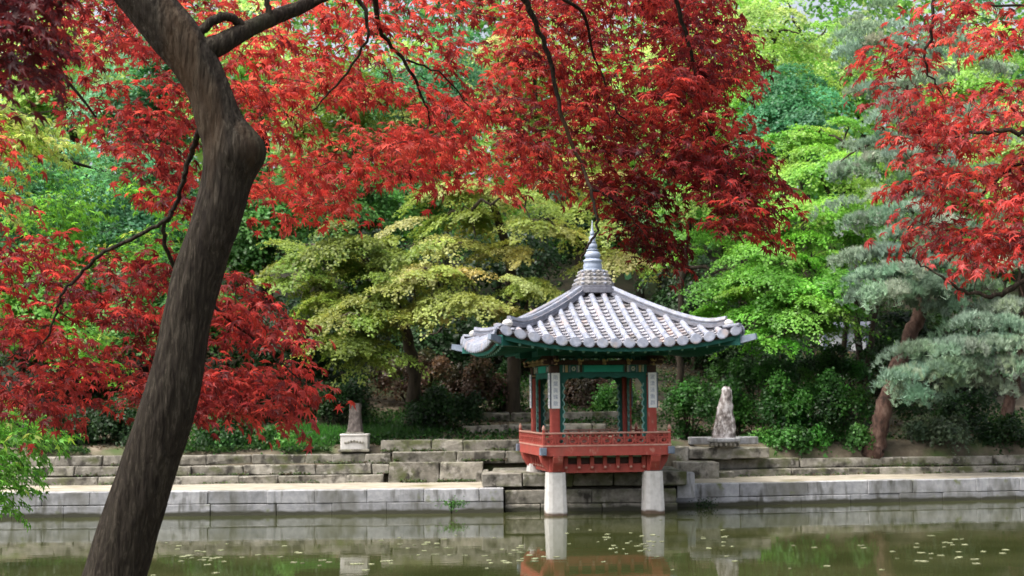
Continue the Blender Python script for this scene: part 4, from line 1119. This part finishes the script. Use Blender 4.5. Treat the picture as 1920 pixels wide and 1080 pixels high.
# ---- the leaning red maple
TR = [(40, 1790, 5.0, .23), (70, 1640, 5.0, .165), (120, 1400, 5.0, .135), (175, 1200, 5.0, .115), (214, 1080, 5.0, .1035), (238, 1000, 5.0, .0985), (262, 930, 5.0, .0975), (286, 850, 5.0, .0955), (303, 800, 5.0, .0925), (331, 700, 5.0, .088), (351, 600, 5.0, .082), (376, 500, 5.0, .085),
      (403, 420, 5.0, .083), (422, 350, 5.0, .079), (429, 300, 5.0, .080), (426, 262, 5.0, .080), (412, 225, 5.0, .079), (392, 170, 5.0, .077), (365, 120, 5.0, .082), (326, 65, 5.0, .088), (272, 0, 5.0, .079), (215, -70, 5.0, .072), (160, -160, 5.02, .066), (130, -300, 5.05, .055), (140, -480, 5.1, .04)]
P, rr = path3(TR, 16)
mb0 = P[0]; mbase = (float(mb0[0]), float(mb0[1]), 1.3)
redm = empty('red_maple_tree', mbase, label='red leaved maple whose dark bare trunk leans across the left foreground', cat='tree')
SD = 56; tg = unit(np.gradient(P, axis=0)); mbt = MB(); vs = []
for i in range(len(P)):
    x = unit(np.cross(tg[i], [0.0, 1.0, 0.0])); y = np.cross(tg[i], x)
    for k in range(SD):
        a = 2 * math.pi * k / SD; d = x * math.cos(a) + y * math.sin(a); q = P[i] + d * rr[i]
        f = noise.noise((math.cos(a) * 5.5, math.sin(a) * 5.5, q[2] * 3.2)) * .0055 + abs(noise.noise((math.cos(a) * 11 + q[2] * .6, math.sin(a) * 11, q[2] * 5))) * .0075 + noise.noise((q[0] * 4, q[1] * 4, q[2] * 3)) * .008
        # the burl on the right side of the bend
        du = q - at(466, 284, 5.0); f += .050 * math.exp(-((du[0] / .085) ** 2 + (du[2] / .078) ** 2 + (du[1] / .10) ** 2))
        vs.append(tuple(q + d * f - np.array(mbase)))
fs = [(i * SD + k, i * SD + (k + 1) % SD, (i + 1) * SD + (k + 1) % SD, (i + 1) * SD + k) for i in range(len(P) - 1) for k in range(SD)] + [tuple((len(P) - 1) * SD + k for k in range(SD))]
mbt.add(vs, fs).build('trunk', M['bark_near'], redm, smooth=True)
BR = [
 [(372, 100, 5.0, .045), (410, 84, 5.02, .040), (470, 52, 5.1, .031), (520, 30, 5.2, .029), (575, 8, 5.3, .026), (700, -60, 5.6, .023), (850, -95, 5.9, .020), (960, -30, 6.0, .016), (1005, 45, 6.1, .012), (1036, 130, 6.2, .0105), (1055, 220, 6.25, .0095), (1090, 310, 6.3, .008), (1108, 360, 6.2, .0075), (1119, 425, 6.2, .006), (1104, 458, 6.2, .005), (1088, 488, 6.2, .0035)],
 [(1108, 355, 6.3, .006), (1140, 368, 6.35, .0045), (1180, 405, 6.4, .0035), (1215, 450, 6.4, .002)],
 [(850, -95, 5.9, .018), (1050, -110, 6.1, .015), (1230, -60, 6.3, .012), (1285, 60, 6.4, .009), (1308, 160, 6.5, .007), (1330, 250, 6.5, .005), (1400, 350, 6.5, .003)],
 [(700, -60, 5.6, .016), (712, 50, 5.8, .009), (762, 120, 6.0, .0075), (795, 185, 6.1, .0055), (806, 235, 6.2, .003)],
 [(762, 112, 6.0, .005), (830, 140, 6.1, .004), (880, 200, 6.2, .0025)],
 [(575, 8, 5.3, .014), (660, -10, 5.35, .010), (690, 62, 5.4, .006), (640, 150, 5.5, .0045), (585, 208, 5.6, .003)],
 [(378, 236, 4.98, .013), (358, 285, 5.1, .0100), (342, 340, 5.15, .009), (322, 398, 5.2, .0085), (285, 428, 5.2, .0075), (200, 470, 5.25, .0075), (150, 514, 5.3, .0065), (118, 548, 5.3, .0055), (104, 592, 5.35, .0045), (70, 650, 5.4, .0035), (15, 672, 5.4, .002)],
 [(322, 398, 5.2, .0095), (308, 440, 5.25, .008), (330, 505, 5.35, .0075), (400, 575, 5.45, .0065), (480, 640, 5.5, .0045), (560, 710, 5.5, .003)],
 [(365, 72, 5.0, .020), (385, 50, 5.0, .018), (415, 32, 5.02, .017), (440, 36, 5.05, .016), (462, 58, 5.08, .016)],
 [(505, 36, 5.15, .013), (500, 0, 5.15, .011), (470, -80, 5.1, .010), (440, -200, 5.1, .007)],
 [(200, -85, 5.0, .035), (130, -130, 4.6, .026), (40, -120, 4.0, .020), (-90, -60, 3.8, .013), (-50, 20, 4.0, .007), (-20, 60, 4.0, .004)],
 [(190, -105, 5.0, .022), (120, -20, 5.3, .013), (105, 110, 5.5, .008), (180, 220, 5.6, .004)],
 [(150, -200, 5.02, .035), (400, -320, 5.4, .025), (800, -330, 6.2, .018), (1200, -260, 6.8, .010)],
 [(960, -30, 6.0, .009), (1080, 10, 6.2, .008), (1110, 90, 6.5, .006), (1150, 200, 6.6, .004), (1190, 235, 6.6, .003)]]
skel = []
for b in BR:
    Pb, rb = path3(b, 6); Pb[2:-1] += rng.normal(size=Pb[2:-1].shape) * np.clip(.0045 - rb[2:-1, None] * .15, .001, 1)
    tubes([(Pb, rb)], 10, mbase).build('branch', M['bark_near'], redm, smooth=True)
    skel += list(Pb[2:])
T_ = [
 region([(90, -60), (400, -60), (400, 120), (420, 200), (380, 240), (340, 330), (250, 330), (215, 250), (130, 225), (60, 150)], 15, 5.35, 7.2, REDM, -.12),
 region([(390, 60), (480, -60), (760, -60), (760, 120), (820, 300), (800, 335), (700, 345), (560, 320), (500, 290), (440, 180)], 17, 5.7, 7.8, REDM + REDB, -.22),
 region([(470, 290), (820, 250), (830, 320), (720, 370), (690, 400), (610, 415), (560, 390), (480, 420)], 20, 5.8, 7.2, REDB, -.15),
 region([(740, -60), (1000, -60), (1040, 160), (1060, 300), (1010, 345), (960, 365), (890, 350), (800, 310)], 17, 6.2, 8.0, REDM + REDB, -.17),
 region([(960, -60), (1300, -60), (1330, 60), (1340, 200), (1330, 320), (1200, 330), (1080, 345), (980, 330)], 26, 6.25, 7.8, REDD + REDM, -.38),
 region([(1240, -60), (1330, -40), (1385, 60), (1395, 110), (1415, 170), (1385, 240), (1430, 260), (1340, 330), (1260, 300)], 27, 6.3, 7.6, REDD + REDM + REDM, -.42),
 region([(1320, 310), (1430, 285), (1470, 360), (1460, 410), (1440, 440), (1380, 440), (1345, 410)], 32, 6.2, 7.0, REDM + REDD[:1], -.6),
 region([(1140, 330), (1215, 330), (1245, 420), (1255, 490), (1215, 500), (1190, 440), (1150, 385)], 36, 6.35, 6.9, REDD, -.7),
 region([(230, 330), (370, 320), (385, 400), (340, 430), (250, 420), (215, 380)], 14, 5.4, 6.6, REDM, -.1),
 region([(-40, 470), (80, 445), (240, 425), (330, 440), (330, 520), (230, 580), (120, 590), (-40, 600)], 17, 5.4, 6.7, REDM + REDD, -.17),
 region([(-40, 590), (110, 590), (150, 640), (165, 720), (120, 760), (60, 765), (-40, 715)], 22, 5.4, 6.6, REDM, -.17),
 region([(220, 560), (400, 570), (400, 790), (300, 770), (240, 740), (190, 700)], 20, 5.4, 6.5, REDM + REDD, -.17),
 region([(385, 520), (440, 500), (500, 560), (560, 620), (568, 670), (596, 738), (570, 766), (480, 772), (370, 765)], 28, 5.3, 6.4, REDM + REDB[:1], -.24),
 region([(-60, -80), (60, -80), (85, 60), (70, 110), (40, 145), (-40, 160)], 22, 3.6, 4.4, [(.12, .014, .018), (.08, .010, .014)], -.8),
 region([(-30, 230), (20, 260), (20, 420), (-30, 430)], 8, 5, 6, REDM, -.17),
 region([(-400, -600), (1500, -600), (1500, -80), (-400, -80)], 3.5, 5.0, 8.0, REDM, -.9),
 region([(-500, -100), (-40, -100), (-40, 700), (-500, 700)], 4, 4.5, 7.0, REDM, -.9)]
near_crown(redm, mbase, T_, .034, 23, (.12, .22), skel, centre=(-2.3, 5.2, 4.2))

# ---- second red maple standing out of frame on the right
TR2 = [(2470, 1640, 6.4, .14), (2440, 1200, 6.4, .11), (2400, 800, 6.4, .10), (2380, 400, 6.4, .085), (2330, 0, 6.4, .07), (2250, -300, 6.4, .05)]
P2, r2 = path3(TR2, 8); b2 = (float(P2[0][0]), float(P2[0][1]), 1.3)
red2 = empty('red_maple_tree', b2, label='red maple out of frame whose leafy branches reach in from the right edge', cat='tree')
tubes([(P2, r2)], 16, b2).build('trunk', M['bark_near'], red2, smooth=True)
BR2 = [
 [(2385, 420, 6.4, .04), (2200, 330, 6.3, .028), (2050, 270, 6.2, .02), (1925, 250, 6.1, .012), (1840, 248, 6.1, .008), (1790, 258, 6.1, .004)],
 [(2400, 700, 6.4, .04), (2200, 560, 6.1, .026), (2030, 470, 5.9, .018), (1925, 524, 5.8, .0125), (1875, 553, 5.8, .010), (1815, 548, 5.8, .0075), (1760, 515, 5.8, .005), (1715, 488, 5.8, .0035), (1690, 465, 5.8, .002)],
 [(2330, 0, 6.4, .035), (2150, -80, 6.3, .024), (1900, -90, 6.2, .016), (1765, -30, 6.2, .009), (1747, 60, 6.2, .007), (1737, 120, 6.2, .0055), (1765, 175, 6.2, .003)],
 [(2050, 270, 6.2, .012), (1925, 300, 6.2, .009), (1880, 330, 6.2, .006), (1800, 400, 6.3, .003)],
 [(2150, -80, 6.3, .015), (1960, 5, 6.4, .008), (1850, 8, 6.4, .005)]]
skel2 = []
for b in BR2:
    Pb, rb = path3(b, 6); Pb[2:-1] += rng.normal(size=Pb[2:-1].shape) * .006
    tubes([(Pb, rb)], 8, b2).build('branch', M['bark_near'], red2, smooth=True); skel2 += list(Pb[2:])
T2 = [
 region([(1700, 0), (1960, -20), (1960, 60), (1860, 90), (1760, 50), (1690, 40)], 15, 5.9, 6.9, REDM + REDB, -.2),
 region([(1620, 110), (1720, 20), (1740, 110), (1760, 210), (1700, 215), (1660, 170)], 17, 6.0, 6.8, REDM, -.3),
 region([(1690, 230), (1760, 170), (1960, 140), (1960, 330), (1800, 340), (1690, 310)], 20, 5.9, 6.9, REDM + REDB, -.35),
 region([(1650, 330), (1800, 300), (1960, 330), (1960, 450), (1800, 470), (1640, 450), (1650, 400)], 15, 5.8, 6.8, REDM + REDB, -.15),
 region([(1730, 440), (1850, 430), (1960, 440), (1960, 475), (1820, 500), (1785, 530), (1750, 510)], 17, 5.7, 6.5, REDM + REDB, -.2),
 region([(1960, -200), (2500, -300), (2500, 600), (1960, 500)], 4, 5.2, 7.2, REDM, -.9)]
near_crown(red2, b2, T2, .034, 22, (.10, .19), skel2, centre=(4.0, 6.6, 3.6), single=200)

# ---- green maple on the near bank, out of frame on the left
P3, r3 = path3([(-900, 1520, 7.0, .20), (-880, 1100, 7.2, .16), (-820, 700, 7.6, .14), (-760, 300, 8.2, .12), (-700, -100, 9, .08)], 8)
b3_ = (float(P3[0][0]), float(P3[0][1]), 1.3)
grn = empty('green_maple_tree', b3_, label='fresh green maple out of frame whose sprays hang in at the left edge', cat='tree')
tubes([(P3, r3)], 14, b3_).build('trunk', M['bark_near'], grn, smooth=True)
BR3 = [[(-820, 700, 7.6, .06), (-500, 620, 8.2, .04), (-200, 680, 8.8, .022), (-40, 760, 9, .010), (40, 800, 9, .005)],
 [(-780, 400, 8.1, .07), (-400, 260, 9.5, .045), (-100, 240, 11, .028), (120, 300, 12, .014), (260, 340, 12.5, .006)],
 [(-400, 260, 9.5, .03), (-150, 150, 8.5, .016), (-20, 190, 7.8, .008), (50, 215, 7.6, .004)],
 [(-500, 620, 8.2, .03), (-200, 520, 10, .02), (60, 560, 12, .010), (190, 640, 12.5, .005)]]
sk3 = []
for b in BR3:
    Pb, rb = path3(b, 6); tubes([(Pb, rb)], 8, b3_).build('branch', M['bark_near'], grn, smooth=True); sk3 += list(Pb[4:])
GL = [(.14, .36, .045), (.19, .43, .07), (.10, .28, .04)]
GY = [(.38, .52, .10), (.30, .46, .08), (.45, .55, .16)]
GT = [(.07, .22, .08), (.10, .28, .12), (.05, .17, .06)]
T3 = [region([(-60, 735), (30, 740), (95, 790), (100, 810), (45, 830), (40, 880), (10, 940), (-60, 930)], 52, 8.6, 9.6, GL, -.8),
 region([(-40, 185), (30, 175), (75, 220), (80, 265), (30, 285), (-40, 290)], 40, 7.4, 8.0, GY, -.7),
 region([(-40, 300), (25, 320), (30, 390), (-40, 400)], 16, 7.6, 8.2, GY, -.4),
 region([(0, 290), (180, 270), (240, 330), (390, 380), (390, 520), (250, 440), (40, 430), (-40, 330)], 42, 11, 13, GT + GL[:1], -.35),
 region([(20, 350), (170, 350), (150, 430), (0, 430)], 34, 10.5, 12, GL, -.35),
 region([(150, 600), (215, 620), (200, 700), (140, 690), (110, 640)], 26, 11.5, 12.5, GL + GY[:1], -.5),
 region([(190, 430), (290, 430), (290, 480), (190, 480)], 26, 11.5, 12.5, GL + GY[:1], -.5),
 region([(-900, 0), (-60, 0), (-60, 700), (-900, 700)], 3, 7.5, 11, GL, -.9)]
near_crown(grn, b3_, T3, .042, 24, (.16, .30), sk3, m='leaf', tm=STAR5, centre=(-5, 8, 3.2), single=150, twig_r=.0012)

# ------------------------------------------------------------------ floating leaves on the pond
lp_me = []
for j in range(6):
    n = 11; r_ = [1 + .18 * math.sin(i * 2.1 + j) + random.uniform(-.1, .1) for i in range(n)]
    v = [(0, 0, .003)] + [(r_[i] * math.cos(2 * math.pi * i / n), r_[i] * .8 * math.sin(2 * math.pi * i / n), .002 + .003 * ((i + j) % 3)) for i in range(n)]
    v += [(a, b, -.002) for a, b, c in v[1:]]
    f = [(0, 1 + i, 1 + (i + 1) % n) for i in range(n)] + [(1 + i, 1 + n + i, 1 + n + (i + 1) % n, 1 + (i + 1) % n) for i in range(n)]
    lp_me.append(MB().add([(a, b, c) for a, b, c in v], f).mesh('floating_leaf', M['lily']))
cl = [(300, 430, 1020, 1065, 26, 'just right of the leaning red maple trunk'), (420, 620, 1010, 1070, 14, 'between leaning trunk and reflected pedestal'), (740, 860, 1000, 1050, 20, 'left of the left pillar reflection'), (880, 1040, 1020, 1068, 32, 'clustered at the left pillar reflection'),
 (1050, 1300, 985, 1055, 44, 'scattered around the right pillar reflection'), (1300, 1420, 990, 1045, 12, 'near the reflection of the standing rock'), (1620, 1920, 1005, 1065, 34, 'near the right edge'), (1440, 1640, 1000, 1070, 8, 'in the sparse stretch right of the rock reflection'), (620, 760, 1040, 1078, 10, 'near the reflected white pedestal')]
for (u0, u1, v0, v1, n, where) in cl:
    for _ in range(int(n * .85)):
        u = random.gauss((u0 + u1) / 2, (u1 - u0) / 4); v = min(1079, max(975, random.gauss((v0 + v1) / 2, (v1 - v0) / 4))); p = on(u, v)
        o = link('floating_leaf', random.choice(lp_me), None, (p[0], p[1], .004), (0, 0, random.uniform(0, 6.28)), label='pale leaf floating flat on the pond ' + where, cat='leaf', group='pale leaves floating ' + where)
        s_ = random.uniform(.03, .085); o.scale = (s_, s_, 1)
# weeds growing from the wall joints
for (u, v, D, w, pal, lab) in ((850, 945, 37.3, .35, MID, 'tuft of green weed growing from the left pond wall near the waterline'), (1320, 945, 39.2, .4, DRK, 'dark mossy weed patch on the right pond wall beside the pavilion')):
    c = at(u, v, D - .03); n = 260
    P_ = c + rng.normal(size=(n, 3)) * np.array([w * .45, .02, .07]); me = leaf_mesh('foliage', P_, rng.normal(size=(n, 3)) + np.array([0, -.8, .6]), .05, pick_cols(n, pal, .3), RHOMB, M['leaf'], origin=c)
    r_ = empty('wall_weed', tuple(c), label=lab, cat='plant'); link('foliage', me, r_, kind='stuff')

# weeds and moss in the ledges of the terraces
def ledge(name, lines, n, pal, size):
    P_ = []
    for f, x0, x1, z in lines:
        x = rng.uniform(x0, x1, n); k = np.array([noise.noise((a * .9, z * 3, 1)) > .02 for a in x]); x = x[k]
        P_.append(np.stack([x, np.array([f(a) for a in x]) - rng.random(len(x)) * .12, z + np.abs(rng.normal(size=len(x))) * .03], 1))
    P_ = np.vstack(P_)
    link(name, leaf_mesh(name, P_, np.array([0, -.4, .8]) + rng.normal(size=P_.shape) * .5, size * rng.uniform(.5, 1.4, len(P_)), pick_cols(len(P_), pal, .3), RHOMB, M['leaf']), kind='stuff')
ledge('ledge_weeds', [(lambda x: 41.36, -18, -3.6, .65), (lambda x: 41.66, -18, -3.6, .88), (lambda x: 41.96, -18, -3.6, 1.17), (lambda x: 41.2, -3.6, -.9, .65), (lambda x: 41.75, -3.5, 2.4, 1.22), (lambda x: 42.1, -3.9, 2.4, 1.5),
    (yr, 6, 20, .64), (lambda x: yr(x) + .35, 6, 20, .86), (lambda x: yr(x) + .95, 7.4, 20, 1.16)], 900, [(.06, .11, .03), (.09, .13, .05), (.10, .08, .05), (.04, .07, .02)], .07)
